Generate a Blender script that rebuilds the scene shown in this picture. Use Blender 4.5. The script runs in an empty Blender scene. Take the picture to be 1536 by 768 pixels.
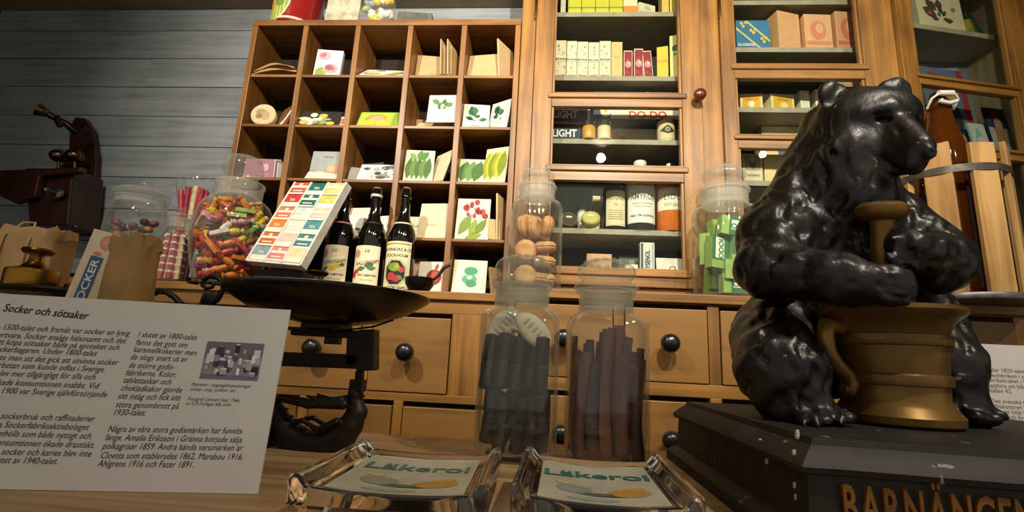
import bpy, math, random
import numpy as np
from mathutils import Matrix, Vector, Euler
random.seed(7)
SC = bpy.context.scene
COL = SC.collection
# ------------------------------------------------------------------ camera
FPX = 740.0                                   # focal length in pixels of a 1536 px wide frame
PITCH, YAW, ROLL = (math.radians(a) for a in (11.79, -4.44, -2.788))
CAM = np.array([0.0, 0.0, 0.15])              # 15 cm above the counter top (z = 0)
def cam_axes():
    cp, sp, cy, sy = math.cos(PITCH), math.sin(PITCH), math.cos(YAW), math.sin(YAW)
    F = np.array([sy*cp, cy*cp, sp]); r = np.array([cy, -sy, 0.0]); d = -np.cross(r, F)
    return np.array([r*math.cos(ROLL)+d*math.sin(ROLL), -r*math.sin(ROLL)+d*math.cos(ROLL), F])
AX = cam_axes()
cd = bpy.data.cameras.new('camera'); cd.sensor_width = 36.0; cd.lens = FPX/1536*36
cd.clip_start = 0.01
co = bpy.data.objects.new('camera', cd); COL.objects.link(co)
mw = Matrix.Identity(4)
for i in range(3):
    mw[i][0] = AX[0][i]; mw[i][1] = -AX[1][i]; mw[i][2] = -AX[2][i]; mw[i][3] = CAM[i]
co.matrix_world = mw
SC.camera = co
# ------------------------------------------------------------------ world and lamps
SC.view_settings.view_transform = 'Standard'; SC.view_settings.look = 'None'
SC.view_settings.gamma = 1.0; SC.view_settings.use_curve_mapping = False
SC.view_settings.exposure = 0.2
w = bpy.data.worlds.new('dim_museum_room'); SC.world = w; w.use_nodes = True
w.node_tree.nodes['Background'].inputs[0].default_value = (1.0, 0.92, 0.80, 1)
w.node_tree.nodes['Background'].inputs[1].default_value = 0.36
def spot(name, loc, target, power, angle, blend=0.6, radius=0.03, col=(1.0, 0.89, 0.73)):
    l = bpy.data.lights.new(name, 'SPOT'); l.energy = power; l.spot_size = math.radians(angle)
    l.spot_blend = blend; l.shadow_soft_size = radius; l.color = col
    o = bpy.data.objects.new(name, l); COL.objects.link(o); o.location = loc
    o.rotation_euler = (Vector(target)-Vector(loc)).to_track_quat('-Z', 'Y').to_euler()
    return o
spot('ceiling_spot_cabinet', (0.352, -0.208, 1.62), (0.28, 1.6, 1.16), 195, 82, 0.9)
spot('ceiling_spot_shelf', (-0.95, -0.05, 1.62), (-0.62, 1.70, 1.05), 140, 90, 0.95)
spot('ceiling_spot_bear', (0.90, 0.02, 1.62), (0.52, 0.85, 0.35), 60, 75, 0.9)
spot('ceiling_spot_middle', (-0.30, -0.25, 1.62), (-0.20, 1.5, 0.80), 18, 80, 0.9, 0.02)
spot('ceiling_spot_right', (1.45, -0.10, 1.62), (1.35, 1.6, 0.95), 40, 80, 0.9, 0.02)
# ------------------------------------------------------------------ helpers
def ray(px, py):
    return AX.T @ np.array([(px-768)/FPX, (py-384)/FPX, 1.0])
def at(px, py, y):                            # point of the place seen at a photo pixel, at depth y
    d = ray(px, py); return Vector(CAM + d*(y/d[1]))
def atz(px, py, z):
    d = ray(px, py); return Vector(CAM + d*((z-CAM[2])/d[2]))
def lin(c):
    if isinstance(c, str):
        c = c.lstrip('#'); c = [int(c[i:i+2], 16)/255 for i in (0, 2, 4)]
    return tuple(x/12.92 if x <= 0.04045 else ((x+0.055)/1.055)**2.4 for x in c)
MATS = {}
def base_mat(name):
    m = bpy.data.materials.new(name); m.use_nodes = True
    return m, m.node_tree.nodes, m.node_tree.links, m.node_tree.nodes['Principled BSDF']
def C(col, rough=0.6, metal=0.0, var=0.10, scale=30, bump=0.0, coat=0.0, spec=0.5):
    """plain coloured surface with slight procedural mottling"""
    key = ('C', col, rough, metal, var, scale, bump, coat, spec)
    if key in MATS: return MATS[key]
    m, N, L, b = base_mat('surface_' + str(col).lstrip('#'))
    c = lin(col)
    n = N.new('ShaderNodeTexNoise'); n.inputs['Scale'].default_value = scale; n.inputs['Detail'].default_value = 4
    t = N.new('ShaderNodeTexCoord'); L.new(t.outputs['Object'], n.inputs['Vector'])
    r = N.new('ShaderNodeValToRGB')
    r.color_ramp.elements[0].position = 0.3; r.color_ramp.elements[1].position = 0.7
    r.color_ramp.elements[0].color = (*[x*(1-var*1.6) for x in c], 1)
    r.color_ramp.elements[1].color = (*[min(1, x*(1+var)) for x in c], 1)
    L.new(n.outputs['Fac'], r.inputs[0]); L.new(r.outputs[0], b.inputs['Base Color'])
    b.inputs['Roughness'].default_value = rough; b.inputs['Metallic'].default_value = metal
    b.inputs['Coat Weight'].default_value = coat; b.inputs['Specular IOR Level'].default_value = spec
    if bump:
        bp = N.new('ShaderNodeBump'); bp.inputs['Strength'].default_value = bump; bp.inputs['Distance'].default_value = 0.003
        L.new(n.outputs['Fac'], bp.inputs['Height']); L.new(bp.outputs[0], b.inputs['Normal'])
    MATS[key] = m
    return m
def wood(name, dark, light, axis='z', rough=0.45, s=1.0, coat=0.15, rings=0.5):
    """grained wood, fibres along the given object axis"""
    key = ('W', name)
    if key in MATS: return MATS[key]
    m, N, L, b = base_mat(name)
    t = N.new('ShaderNodeTexCoord'); mp = N.new('ShaderNodeMapping')
    sc = {'x': (2, 38, 38), 'y': (38, 2, 38), 'z': (38, 38, 2)}[axis]
    mp.inputs['Scale'].default_value = [a*s for a in sc]
    geo = N.new('ShaderNodeObjectInfo')
    add = N.new('ShaderNodeVectorMath'); add.operation = 'ADD'
    mulr = N.new('ShaderNodeVectorMath'); mulr.operation = 'SCALE'; mulr.inputs['Scale'].default_value = 1.7
    cx = N.new('ShaderNodeCombineXYZ')
    for k in range(3): L.new(geo.outputs['Random'], cx.inputs[k])
    L.new(cx.outputs[0], mulr.inputs[0]); L.new(t.outputs['Object'], add.inputs[0]); L.new(mulr.outputs[0], add.inputs[1])
    L.new(add.outputs[0], mp.inputs['Vector'])
    n1 = N.new('ShaderNodeTexNoise'); n1.inputs['Scale'].default_value = 1.0; n1.inputs['Detail'].default_value = 7; n1.inputs['Distortion'].default_value = 0.6
    L.new(mp.outputs[0], n1.inputs['Vector'])
    n2 = N.new('ShaderNodeTexNoise'); n2.inputs['Scale'].default_value = 5.0; n2.inputs['Detail'].default_value = 3
    L.new(add.outputs[0], n2.inputs['Vector'])
    mx = N.new('ShaderNodeMath'); mx.operation = 'MULTIPLY_ADD'; mx.inputs[1].default_value = rings
    L.new(n2.outputs['Fac'], mx.inputs[0]); L.new(n1.outputs['Fac'], mx.inputs[2])
    r = N.new('ShaderNodeValToRGB')
    r.color_ramp.elements[0].position = 0.50; r.color_ramp.elements[1].position = 0.95
    r.color_ramp.elements[0].color = (*lin(dark), 1); r.color_ramp.elements[1].color = (*lin(light), 1)
    L.new(mx.outputs[0], r.inputs[0]); L.new(r.outputs[0], b.inputs['Base Color'])
    b.inputs['Roughness'].default_value = rough; b.inputs['Coat Weight'].default_value = coat; b.inputs['Coat Roughness'].default_value = 0.3
    bp = N.new('ShaderNodeBump'); bp.inputs['Strength'].default_value = 0.25; bp.inputs['Distance'].default_value = 0.002
    L.new(n1.outputs['Fac'], bp.inputs['Height']); L.new(bp.outputs[0], b.inputs['Normal'])
    MATS[key] = m
    return m
def thin_glass(name, tint=(1, 1, 1), rough=0.02, ior=1.45, haze=0.0, facing=0.0, edge=0.8):
    """clear blown glass wall: lets light through, mirrors at grazing angles, a little milky haze if asked"""
    key = ('G', name)
    if key in MATS: return MATS[key]
    m, N, L, b = base_mat(name); N.remove(b); out = N['Material Output']
    tr = N.new('ShaderNodeBsdfTransparent'); tr.inputs[0].default_value = (*tint, 1)
    gl = N.new('ShaderNodeBsdfGlossy'); gl.inputs['Roughness'].default_value = rough
    ge = N.new('ShaderNodeNewGeometry'); dt = N.new('ShaderNodeVectorMath'); dt.operation = 'DOT_PRODUCT'
    L.new(ge.outputs['Normal'], dt.inputs[0]); L.new(ge.outputs['Incoming'], dt.inputs[1])
    ab = N.new('ShaderNodeMath'); ab.operation = 'ABSOLUTE'; L.new(dt.outputs['Value'], ab.inputs[0])
    om_ = N.new('ShaderNodeMath'); om_.operation = 'SUBTRACT'; om_.inputs[0].default_value = 1.0; L.new(ab.outputs[0], om_.inputs[1])
    pw = N.new('ShaderNodeMath'); pw.operation = 'POWER'; pw.inputs[1].default_value = 5.0; L.new(om_.outputs[0], pw.inputs[0])
    f0 = ((ior-1)/(ior+1))**2
    fr = N.new('ShaderNodeMath'); fr.operation = 'MULTIPLY_ADD'; fr.inputs[1].default_value = edge*(1-f0); fr.inputs[2].default_value = f0; L.new(pw.outputs[0], fr.inputs[0])
    mix = N.new('ShaderNodeMixShader')
    L.new(fr.outputs[0], mix.inputs[0]); L.new(tr.outputs[0], mix.inputs[1]); L.new(gl.outputs[0], mix.inputs[2])
    last = mix
    if haze:
        df = N.new('ShaderNodeBsdfTranslucent'); df.inputs[0].default_value = (0.82, 0.80, 0.72, 1)
        d2 = N.new('ShaderNodeBsdfDiffuse'); d2.inputs[0].default_value = (0.78, 0.75, 0.66, 1)
        ad = N.new('ShaderNodeMixShader'); L.new(df.outputs[0], ad.inputs[1]); L.new(d2.outputs[0], ad.inputs[2])
        m2 = N.new('ShaderNodeMixShader'); m2.inputs[0].default_value = haze
        L.new(mix.outputs[0], m2.inputs[1]); L.new(ad.outputs[0], m2.inputs[2]); last = m2
        if facing:
            mm = N.new('ShaderNodeMath'); mm.operation = 'MULTIPLY_ADD'; mm.inputs[1].default_value = facing; mm.inputs[2].default_value = haze
            L.new(pw.outputs[0], mm.inputs[0]); L.new(mm.outputs[0], m2.inputs[0])
    L.new(last.outputs[0], out.inputs[0])
    MATS[key] = m
    return m
def solid_glass(name, col=(1, 1, 1), rough=0.02):
    key = ('S', name)
    if key in MATS: return MATS[key]
    m, N, L, b = base_mat(name)
    b.inputs['Base Color'].default_value = (*col, 1); b.inputs['Roughness'].default_value = rough
    b.inputs['Transmission Weight'].default_value = 1.0; b.inputs['IOR'].default_value = 1.45
    MATS[key] = m
    return m
TEXT = {}
def text_geo(s, size=1.0, shear=0.0, bold=0.0, align='LEFT', spacing=1.0, wide=1.0, extrude=0.0):
    key = (s, shear, bold, spacing, align, extrude/size)
    if key not in TEXT:
        cu = bpy.data.curves.new('lettering', 'FONT'); cu.body = s; cu.size = 1.0; cu.shear = shear; cu.offset = bold
        cu.align_x = align; cu.space_character = spacing; cu.resolution_u = 3 if len(s) < 12 else 2; cu.extrude = extrude/size
        o = bpy.data.objects.new('lettering', cu)
        me = bpy.data.meshes.new_from_object(o)
        v = np.array([tuple(p.co) for p in me.vertices]).reshape(-1, 3); f = [tuple(p.vertices) for p in me.polygons]
        bpy.data.objects.remove(o); bpy.data.curves.remove(cu); bpy.data.meshes.remove(me)
        TEXT[key] = (v, f)
    v, f = TEXT[key]
    return v*np.array([size*wide, size, size]), f
class MB:
    """collects geometry for ONE mesh object"""
    def __init__(s): s.v = []; s.f = []; s.m = []; s.mats = []
    def mi(s, mat):
        if mat not in s.mats: s.mats.append(mat)
        return s.mats.index(mat)
    def add(s, v, f, mat, M=None):
        k = len(s.v); i = s.mi(mat)
        if M is not None: v = [M @ Vector(p) for p in v]
        s.v += [tuple(p) for p in v]; s.f += [tuple(a+k for a in q) for q in f]; s.m += [i]*len(f)
        return s
    def box(s, lo, hi, mat, M=None):
        x0, y0, z0 = lo; x1, y1, z1 = hi
        v = [(x0,y0,z0),(x1,y0,z0),(x1,y1,z0),(x0,y1,z0),(x0,y0,z1),(x1,y0,z1),(x1,y1,z1),(x0,y1,z1)]
        return s.add(v, [(0,3,2,1),(4,5,6,7),(0,1,5,4),(1,2,6,5),(2,3,7,6),(3,0,4,7)], mat, M)
    def lathe(s, prof, mat, seg=28, M=None, sq=None, cap=True, lobes=None):
        """prof: (r, z) list; sq: optional exponent for a rounded-square section"""
        v = []; n = len(prof)
        for row in prof:
            r, z = row[:2]; sp = row[2] if len(row) > 2 else sq
            for k in range(seg):
                a = 2*math.pi*(k+0.5)/seg; c, q = math.cos(a), math.sin(a)
                e = 1.0
                if sp: e = 1.0/((abs(c)**sp+abs(q)**sp)**(1/sp))
                if lobes: e *= 1+lobes[1]*math.cos(lobes[0]*a)
                v.append((r*e*c, r*e*q, z))
        f = [(i*seg+k, i*seg+(k+1) % seg, (i+1)*seg+(k+1) % seg, (i+1)*seg+k) for i in range(n-1) for k in range(seg)]
        if cap:
            if prof[0][0] > 1e-5: f.append(tuple(reversed(range(seg))))
            if prof[-1][0] > 1e-5: f.append(tuple((n-1)*seg+k for k in range(seg)))
        return s.add(v, f, mat, M)
    def tube(s, path, rad, mat, seg=8, M=None, flat=1.0):
        P = [Vector(p) for p in path]; n = len(P)
        if not hasattr(rad, '__len__'): rad = [rad]*n
        v = []; up = Vector((0, 0, 1)); prev = None
        for i in range(n):
            t = (P[min(i+1, n-1)]-P[max(i-1, 0)]).normalized()
            a = prev if prev is not None else (Vector((0, 1, 0)) if abs(t.y) < 0.9 else Vector((1, 0, 0)))
            a = (a-t*a.dot(t)).normalized(); b = t.cross(a); prev = a
            for k in range(seg):
                q = 2*math.pi*k/seg
                v.append(P[i]+a*(math.cos(q)*rad[i]*flat)+b*(math.sin(q)*rad[i]))
        f = [(i*seg+k, i*seg+(k+1) % seg, (i+1)*seg+(k+1) % seg, (i+1)*seg+k) for i in range(n-1) for k in range(seg)]
        f += [tuple(reversed(range(seg))), tuple((n-1)*seg+k for k in range(seg))]
        return s.add(v, f, mat, M)
    def prism(s, poly, y0, y1, mat, M=None):
        """polygon in x,z extruded along y"""
        n = len(poly)
        v = [(x, y0, z) for x, z in poly]+[(x, y1, z) for x, z in poly]
        f = [tuple(range(n)), tuple(reversed(range(n, 2*n)))]+[(i, i+n, (i+1) % n+n, (i+1) % n) for i in range(n)]
        return s.add(v, f, mat, M)
    def ell(s, c, r, mat, seg=14, rings=8, M=None):
        v = []; f = []
        for i in range(rings+1):
            a = math.pi*i/rings
            for k in range(seg):
                b = 2*math.pi*k/seg
                v.append((c[0]+r[0]*math.sin(a)*math.cos(b), c[1]+r[1]*math.sin(a)*math.sin(b), c[2]-r[2]*math.cos(a)))
        f = [(i*seg+k, i*seg+(k+1) % seg, (i+1)*seg+(k+1) % seg, (i+1)*seg+k) for i in range(rings) for k in range(seg)]
        return s.add(v, f, mat, M)
    def mesh(s, name, smooth=None):
        me = bpy.data.meshes.new(name); me.from_pydata(s.v, [], s.f)
        for m in s.mats: me.materials.append(m)
        me.polygons.foreach_set('material_index', s.m)
        if smooth is not None:
            me.polygons.foreach_set('use_smooth', [True]*len(s.f))
            me.set_sharp_from_angle(angle=math.radians(smooth))
        me.validate(); me.update()
        return me
    def build(s, name, parent=None, loc=None, rot=None, smooth=None, bevel=0.0):
        o = bpy.data.objects.new(name, s.mesh(name, smooth)); COL.objects.link(o)
        if parent: o.parent = parent
        if loc is not None: o.location = loc
        if rot is not None: o.rotation_euler = rot
        if bevel:
            b = o.modifiers.new('edge', 'BEVEL'); b.width = bevel; b.segments = 2; b.limit_method = 'ANGLE'; b.angle_limit = 0.9
        return o
def tag(o, label=None, cat=None, group=None, kind=None):
    if label: o['label'] = label
    if cat: o['category'] = cat
    if group: o['group'] = group
    if kind: o['kind'] = kind
    return o
def empty(name, loc=(0, 0, 0), rot=(0, 0, 0), parent=None):
    o = bpy.data.objects.new(name, None); COL.objects.link(o); o.location = loc; o.rotation_euler = rot
    o.empty_display_size = 0.05
    if parent: o.parent = parent
    return o
def copy_tree(o, parent=None):
    c = o.copy(); COL.objects.link(c); c.parent = parent
    for ch in list(o.children): copy_tree(ch, c)
    return c
def T(loc, rot=(0, 0, 0)):
    return Matrix.Translation(loc) @ Euler(rot).to_matrix().to_4x4()
# flat print: shapes drawn in (u, v) on the -y face of a thing, u to the right, v up
def draw(mb, shapes, y=0.0, su=1.0, sv=1.0, M=None, step=0.00025):
    for i, s in enumerate(shapes):
        k = s[0]; yy = y-0.0004-step*min(i, 8)
        if k == 'r':
            _, u0, v0, u1, v1, c = s
            pts = [(u0*su, v0*sv), (u1*su, v0*sv), (u1*su, v1*sv), (u0*su, v1*sv)]
        elif k == 'e':
            _, u, v, ru, rv, c = s
            pts = [(u*su+ru*su*math.cos(2*math.pi*q/18), v*sv+rv*sv*math.sin(2*math.pi*q/18)) for q in range(18)]
        elif k == 'c':                         # true circle: radius in units of su
            _, u, v, r, c = s
            pts = [(u*su+r*su*math.cos(2*math.pi*q/20), v*sv+r*su*math.sin(2*math.pi*q/20)) for q in range(20)]
        elif k == 'p':
            _, P, c = s; pts = [(a*su, b*sv) for a, b in P]
        elif k == 'l':                         # leaf: from u,v to u2,v2 with width
            _, u, v, u2, v2, wd, c = s
            a = Vector((u*su, v*sv)); b = Vector((u2*su, v2*sv)); d = b-a; n = Vector((-d.y, d.x))*wd
            pts = [tuple(a+d*q+n*math.sin(math.pi*q)) for q in (0, .2, .4, .6, .8, 1)]+[tuple(a+d*q-n*math.sin(math.pi*q)) for q in (.8, .6, .4, .2)]
        elif k == 't':
            _, txt, u, v, h, c = s[:6]; kw = s[6] if len(s) > 6 else {}
            rot = kw.get('rot', 0.0)
            g, f = text_geo(txt, h*sv, kw.get('shear', 0), kw.get('bold', 0), kw.get('align', 'CENTER'), kw.get('sp', 1.0), kw.get('wide', 1.0))
            ca, sa = math.cos(rot), math.sin(rot)
            vv = [(u*su+p[0]*ca-p[1]*sa, yy, v*sv+p[0]*sa+p[1]*ca) for p in g]
            mb.add(vv, f, C(c, 0.7, var=0.02), M); continue
        mb.add([(a, yy, b) for a, b in pts], [tuple(range(len(pts)))], C(c, 0.65, var=0.05), M)
    return mb
def carton(name, label, cat, group, loc, w, d, h, col, art=None, rz=0.0, lean=0.0, tilt=0.0, rough=0.6, printed='printed_front', side=None):
    """box standing on loc (front bottom centre), art on its front"""
    E_ = Euler((-lean, tilt, rz)).to_matrix()
    loc = Vector(loc); loc.z -= min(0.0, min((E_ @ Vector((a, b, c))).z for a in (-w/2, w/2) for b in (0, d) for c in (0, h)))   # lowest corner rests on loc
    mb = MB(); mb.box((-w/2, 0, 0), (w/2, d, h), C(col, rough, var=0.06))
    o = mb.build(name, loc=loc, rot=(-lean, tilt, rz), bevel=min(0.0015, d*0.2))
    tag(o, label, cat, group)
    if art:
        pm = MB(); draw(pm, art, 0.0, w, h); pm.build(printed, o)
    if side:
        pm = MB(); draw(pm, side, 0.0, d, h, Matrix.Translation((-w/2, d/2, 0)) @ Matrix.Rotation(-math.pi/2, 4, 'Z')); pm.build('printed_side', o)
    return o
# ------------------------------------------------------------------ palette
OAK_V = wood('oak_upright', '#593a13', '#a0712f', 'z'); OAK_H = wood('oak_level', '#593a13', '#a0712f', 'x')
OAK_Y = wood('oak_inward', '#664318', '#a0763c', 'y')
PINE_V = wood('pine_upright', '#5c3914', '#99682f', 'z', s=0.8); PINE_H = wood('pine_level', '#5c3914', '#99682f', 'x', s=0.8)
PINE_Y = wood('pine_inward', '#64401a', '#9c703a', 'y', s=0.8)
DRAWER = wood('drawer_front_wood', '#523614', '#86602c', 'x', s=0.6, rings=0.9)
BENCH = wood('counter_wood', '#8c6a44', '#c9a67c', 'x', rough=0.55, coat=0.05)
BOARD = wood('grey_painted_board', '#6c7479', '#939a9f', 'x', rough=0.7, coat=0.0, rings=0.7)
DARKBACK = C('#26261f', 0.9); SHELF = C('#9a947e', 0.6)
BLACKKNOB = C('#141414', 0.28, var=0.05, coat=0.4)
IRON = C('#17120e', 0.45, 0.3, var=0.25, bump=0.2); BRASS = C('#8d6a24', 0.32, 1.0, var=0.3, scale=18)
STEEL = C('#a9a9a4', 0.35, 0.9)
# ------------------------------------------------------------------ the room
def structure(name, mb, **k):
    o = mb.build(name, **k); o['kind'] = 'structure'; return o
structure('floor', MB().box((-3.2, -2.2, -0.95), (2.8, 2.0, -0.90), wood('floor_wood', '#3b2a1a', '#5d4529', 'x')))
structure('ceiling', MB().box((-3.2, -0.9, 1.668), (2.8, 2.0, 1.76), C('#8d8268', 0.9, var=0.12, scale=6)))
structure('wall_left', MB().box((-2.72, 0.3, -0.9), (-2.66, 1.95, 1.668), C('#2a2620', 0.9)))
structure('wall_right', MB().box((2.5, 0.3, -0.9), (2.56, 1.95, 1.668), C('#3a352c', 0.9)))
wb = structure('wall_back', MB().box((-2.72, 1.915, -0.9), (2.56, 1.95, 1.668), C('#1d1d1c', 0.9)))
WY = 1.90; zt = 1.70; row = 0
PITCHZ = 0.143
zs = [1.668, 1.556] + [1.556-PITCHZ*k for k in range(1, 9)]
for i in range(len(zs)-1):
    cuts = {2: [-2.66, -1.84, 0.6, 2.5], 4: [-2.66, -0.9, 2.5], 6: [-2.66, -2.05, 2.5]}.get(i, [-2.66, 2.5])
    for a, b in zip(cuts, cuts[1:]):
        mb = MB(); mb.box((a+0.001, WY+random.uniform(-0.0015, 0.0015), zs[i+1]+0.0016), (b-0.001, WY+0.015, zs[i]-0.0016), BOARD)
        mb.build('board', wb, bevel=0.0015)
# ------------------------------------------------------------------ the shop counter
ct = empty('shop_counter', (0, 0.5, -0.9)); tag(ct, 'wooden shop counter of long planks carrying the bear and the trays', 'counter')
ys = [0.03, 0.17, 0.32, 0.455, 0.60, 0.735, 0.855, 0.968]
for a, b in zip(ys, ys[1:]):
    MB().box((-1.75, a+0.0012-0.5, 0.868), (1.75, b-0.0012-0.5, 0.90), BENCH).build('plank', ct, bevel=0.002)
MB().box((-1.7, 0.10-0.5, 0.0), (1.7, 0.93-0.5, 0.868), wood('counter_body', '#4a2f18', '#6d4826', 'x')).build('counter_body', ct)
# ------------------------------------------------------------------ drawer units along the wall
FY = 1.42
def knob_geo(mb, r, mat, M):
    mb.lathe([(r*0.42, 0), (r*0.36, r*0.5), (r*0.34, r*0.8), (r*0.7, r*1.05), (r*0.98, r*1.5), (r, r*1.85), (r*0.86, r*2.25), (r*0.5, r*2.5), (r*0.05, r*2.55)], mat, 20, M)
def knob(parent, loc, r=0.026, mat=None, name='knob'):
    mb = MB(); knob_geo(mb, r, mat or BLACKKNOB, Matrix.Rotation(math.pi/2, 4, 'X'))
    return mb.build(name, parent, loc=loc, smooth=50)
def sc_(v): return v*FY/1.48
def zsc(z): return 0.15+(z-0.15)*FY/1.48
def drawer_unit(label, x0, x1, top, rows, slab):
    """x values given for a front at 1.48 and brought to FY"""
    u = empty('drawer_unit', ((x0+x1)/2, FY, -0.9)); tag(u, label, 'drawers')
    off = Vector((-(x0+x1)/2, -FY, 0.9))
    def bx(lo, hi, m, name, par=u, bev=0.0015):
        mb = MB(); mb.box([a+b for a, b in zip(lo, off)], [a+b for a, b in zip(hi, off)], m); return mb.build(name, par, bevel=bev)
    bx((x0, FY-0.012, top-slab), (x1, 1.89, top), OAK_H, 'top_board', bev=0.003)
    bx((x0, FY+0.03, -0.9), (x1, 1.88, top-slab), C('#2a1808', 0.8), 'carcass')
    zprev = top-slab
    for zt_, zb_, xs, kz in rows:
        bx((x0, FY, zt_+0.006), (x1, FY+0.03, zprev), OAK_H, 'rail')
        edges = [x0]+[e for p in xs for e in p]+[x1]
        for a, b in zip(edges[0::2], edges[1::2]):
            if b-a > 0.004: bx((a, FY, zb_), (b, FY+0.03, zt_+0.006), OAK_V, 'stile')
        for a, b in xs:
            d = bx((a+0.003, FY-0.004, zb_+0.002), (b-0.003, FY+0.03, zt_-0.008), DRAWER, 'drawer', bev=0.002)
            if kz is not None: knob(d, Vector(((a+b)/2, FY-0.004, kz))+off)
        zprev = zb_
    bx((x0, FY, -0.9), (x1, FY+0.03, zprev), OAK_H, 'rail')
    return u
S = lambda L: [(sc_(a), sc_(b)) for a, b in L]
drawer_unit('left drawer unit of oak, below the pigeonholes and behind the scale', sc_(-1.80), sc_(-0.125), 0.333,
    [(zsc(0.268), zsc(0.038), S([(-1.67, -1.415), (-1.385, -1.13), (-1.10, -0.846), (-0.816, -0.561), (-0.531, -0.286)]), zsc(0.155)),
     (zsc(0.008), zsc(-0.24), S([(-1.58, -1.325), (-1.295, -1.04), (-1.01, -0.73), (-0.70, -0.443), (-0.415, -0.155)]), zsc(-0.13))], 0.024)
drawer_unit('right drawer unit of oak, below the glazed cabinet and behind the bear', sc_(-0.123), sc_(2.3), 0.353,
    [(zsc(0.325), zsc(0.105), S([(-0.10, 0.195), (0.225, 0.466), (0.498, 0.742), (0.772, 1.012), (1.044, 1.30), (1.33, 1.60), (1.63, 1.9)]), zsc(0.215)),
     (zsc(0.062), zsc(-0.17), S([(-0.10, 0.195), (0.225, 0.466), (0.498, 0.742), (0.772, 1.012), (1.044, 1.30), (1.33, 1.60), (1.63, 1.9)]), zsc(-0.045))], 0.026)
# ------------------------------------------------------------------ pigeonhole shelf
PX = [-1.151, -0.950, -0.746, -0.544, -0.341, -0.141]
PZ = [1.354, 1.149, 0.948, 0.742, 0.538, 0.345]
PF, PB = 1.60, 1.775
ph = empty('pigeonhole_shelf', (-0.646, PF, 0.333)); tag(ph, 'tall pine pigeonhole shelf of 25 square cells filled with seed packets', 'shelf')
po = Vector((0.646, -PF, -0.333))
def pbx(lo, hi, m, name, bev=0.0015):
    mb = MB(); mb.box([a+b for a, b in zip(lo, po)], [a+b for a, b in zip(hi, po)], m); return mb.build(name, ph, bevel=bev)
pbx((PX[0]-0.012, PF-0.004, PZ[0]), (PX[5]+0.010, PB, PZ[0]+0.024), PINE_H, 'top_board', 0.002)
pbx((PX[0]-0.012, PF, 0.334), (PX[5]+0.010, PB, PZ[5]), PINE_H, 'bottom_board')
for i, x in enumerate(PX):
    pbx((x-0.011, PF-0.002, PZ[5]), (x+0.009, PB, PZ[0]), PINE_V, 'side_board' if i in (0, 5) else 'divider')
for z in PZ[1:5]:
    for a, b in zip(PX, PX[1:]):
        pbx((a+0.009, PF+0.003, z-0.009), (b-0.011, PB, z+0.002), PINE_H, 'shelf')
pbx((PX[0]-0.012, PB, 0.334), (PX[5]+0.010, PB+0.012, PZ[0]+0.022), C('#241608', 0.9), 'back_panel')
# ------------------------------------------------------------------ glazed cabinet
PANE = thin_glass('window_pane', (0.93, 0.95, 0.93), 0.005, 1.38)
CF = 1.60
def zat(py, px, y): return at(px, py, y).z
cb = empty('display_cabinet', (0.5, CF, 0.353)); tag(cb, 'large oak display cabinet with glazed doors on the drawer unit', 'cabinet')
oo = Vector((-0.5, -CF, -0.353))
def cbx(lo, hi, m, name, par=cb, bev=0.0015, off=oo):
    mb = MB(); mb.box([a+b for a, b in zip(lo, off)], [a+b for a, b in zip(hi, off)], m); return mb.build(name, par, bevel=bev)
ZC0, ZC1 = 0.353, 1.666
for a, b in ((-0.1295, -0.078), (0.508, 0.575), (1.121, 1.168)):
    cbx((a, CF+0.002, ZC0), (b, CF+0.05, ZC1), OAK_V, 'post')
cbx((-0.078, CF+0.004, ZC0), (1.121, CF+0.05, ZC0+0.04), OAK_H, 'plinth_rail')
cbx((-0.1295, 1.875, ZC0), (1.168, 1.888, ZC1), C('#2c2f28', 0.85), 'back_panel')
for x in (-0.121, 0.535, 1.135):
    cbx((x-0.007, CF+0.05, ZC0), (x+0.007, 1.875, ZC1), C('#3c3524', 0.8), 'partition')
SF = 1.655
def moulded_door(parent, x0, x1, gx0, gx1, z0, z1, rails, knob_at=None, hinges=(), off=oo, Y=CF):
    """door with stiles, rails (z ranges), panes, knob; rails from the bottom up"""
    d = empty('door', Vector((0, 0, 0)), parent=parent)
    for a, b in ((x0, gx0-0.006), (gx1+0.006, x1)):
        cbx((a, Y-0.012, z0), (b, Y+0.012, z1), OAK_V, 'stile', d, 0.002, off)
    for zb_, zt_ in rails:
        cbx((gx0-0.006, Y-0.011, zb_), (gx1+0.006, Y+0.012, zt_), OAK_H, 'rail', d, 0.002, off)
        if zt_-zb_ < 0.075: cbx((gx0-0.02, Y-0.019, (zb_+zt_)/2+0.003), (gx1+0.02, Y-0.009, zt_-0.006), OAK_H, 'moulding', d, 0.004, off)
    for (a0, a1), (b0, b1) in zip(rails, rails[1:]):
        for xx in (gx0, gx1):
            s = 1 if xx == gx0 else -1
            cbx((min(xx-0.006*s, xx+0.003*s), Y-0.006, a1), (max(xx-0.006*s, xx+0.003*s), Y+0.012, b0), OAK_V, 'bead', d, 0.002, off)
        cbx((gx0, Y+0.003, a1), (gx1, Y+0.006, b0), PANE, 'pane', d, 0.0, off)
    if knob_at: knob(d, Vector(knob_at)+off, 0.021, wood('knob_wood', '#4a1c0c', '#6e3018', 'z', rough=0.25, coat=0.5))
    for hx, hz in hinges:
        mb = MB(); mb.lathe([(0.004, 0), (0.0045, 0.002), (0.0045, 0.09), (0.002, 0.096)], BRASS, 10); mb.build('hinge', d, loc=Vector((hx, Y-0.013, hz))+off, smooth=40)
    return d
moulded_door(cb, -0.076, 0.506, -0.004, 0.433, 0.395, 1.66, [(0.395, 0.456), (0.752, 0.810), (1.024, 1.080), (1.60, 1.66)], (0.487, CF-0.012, 1.052), [(-0.078, 1.375), (-0.078, 0.55)])
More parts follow.
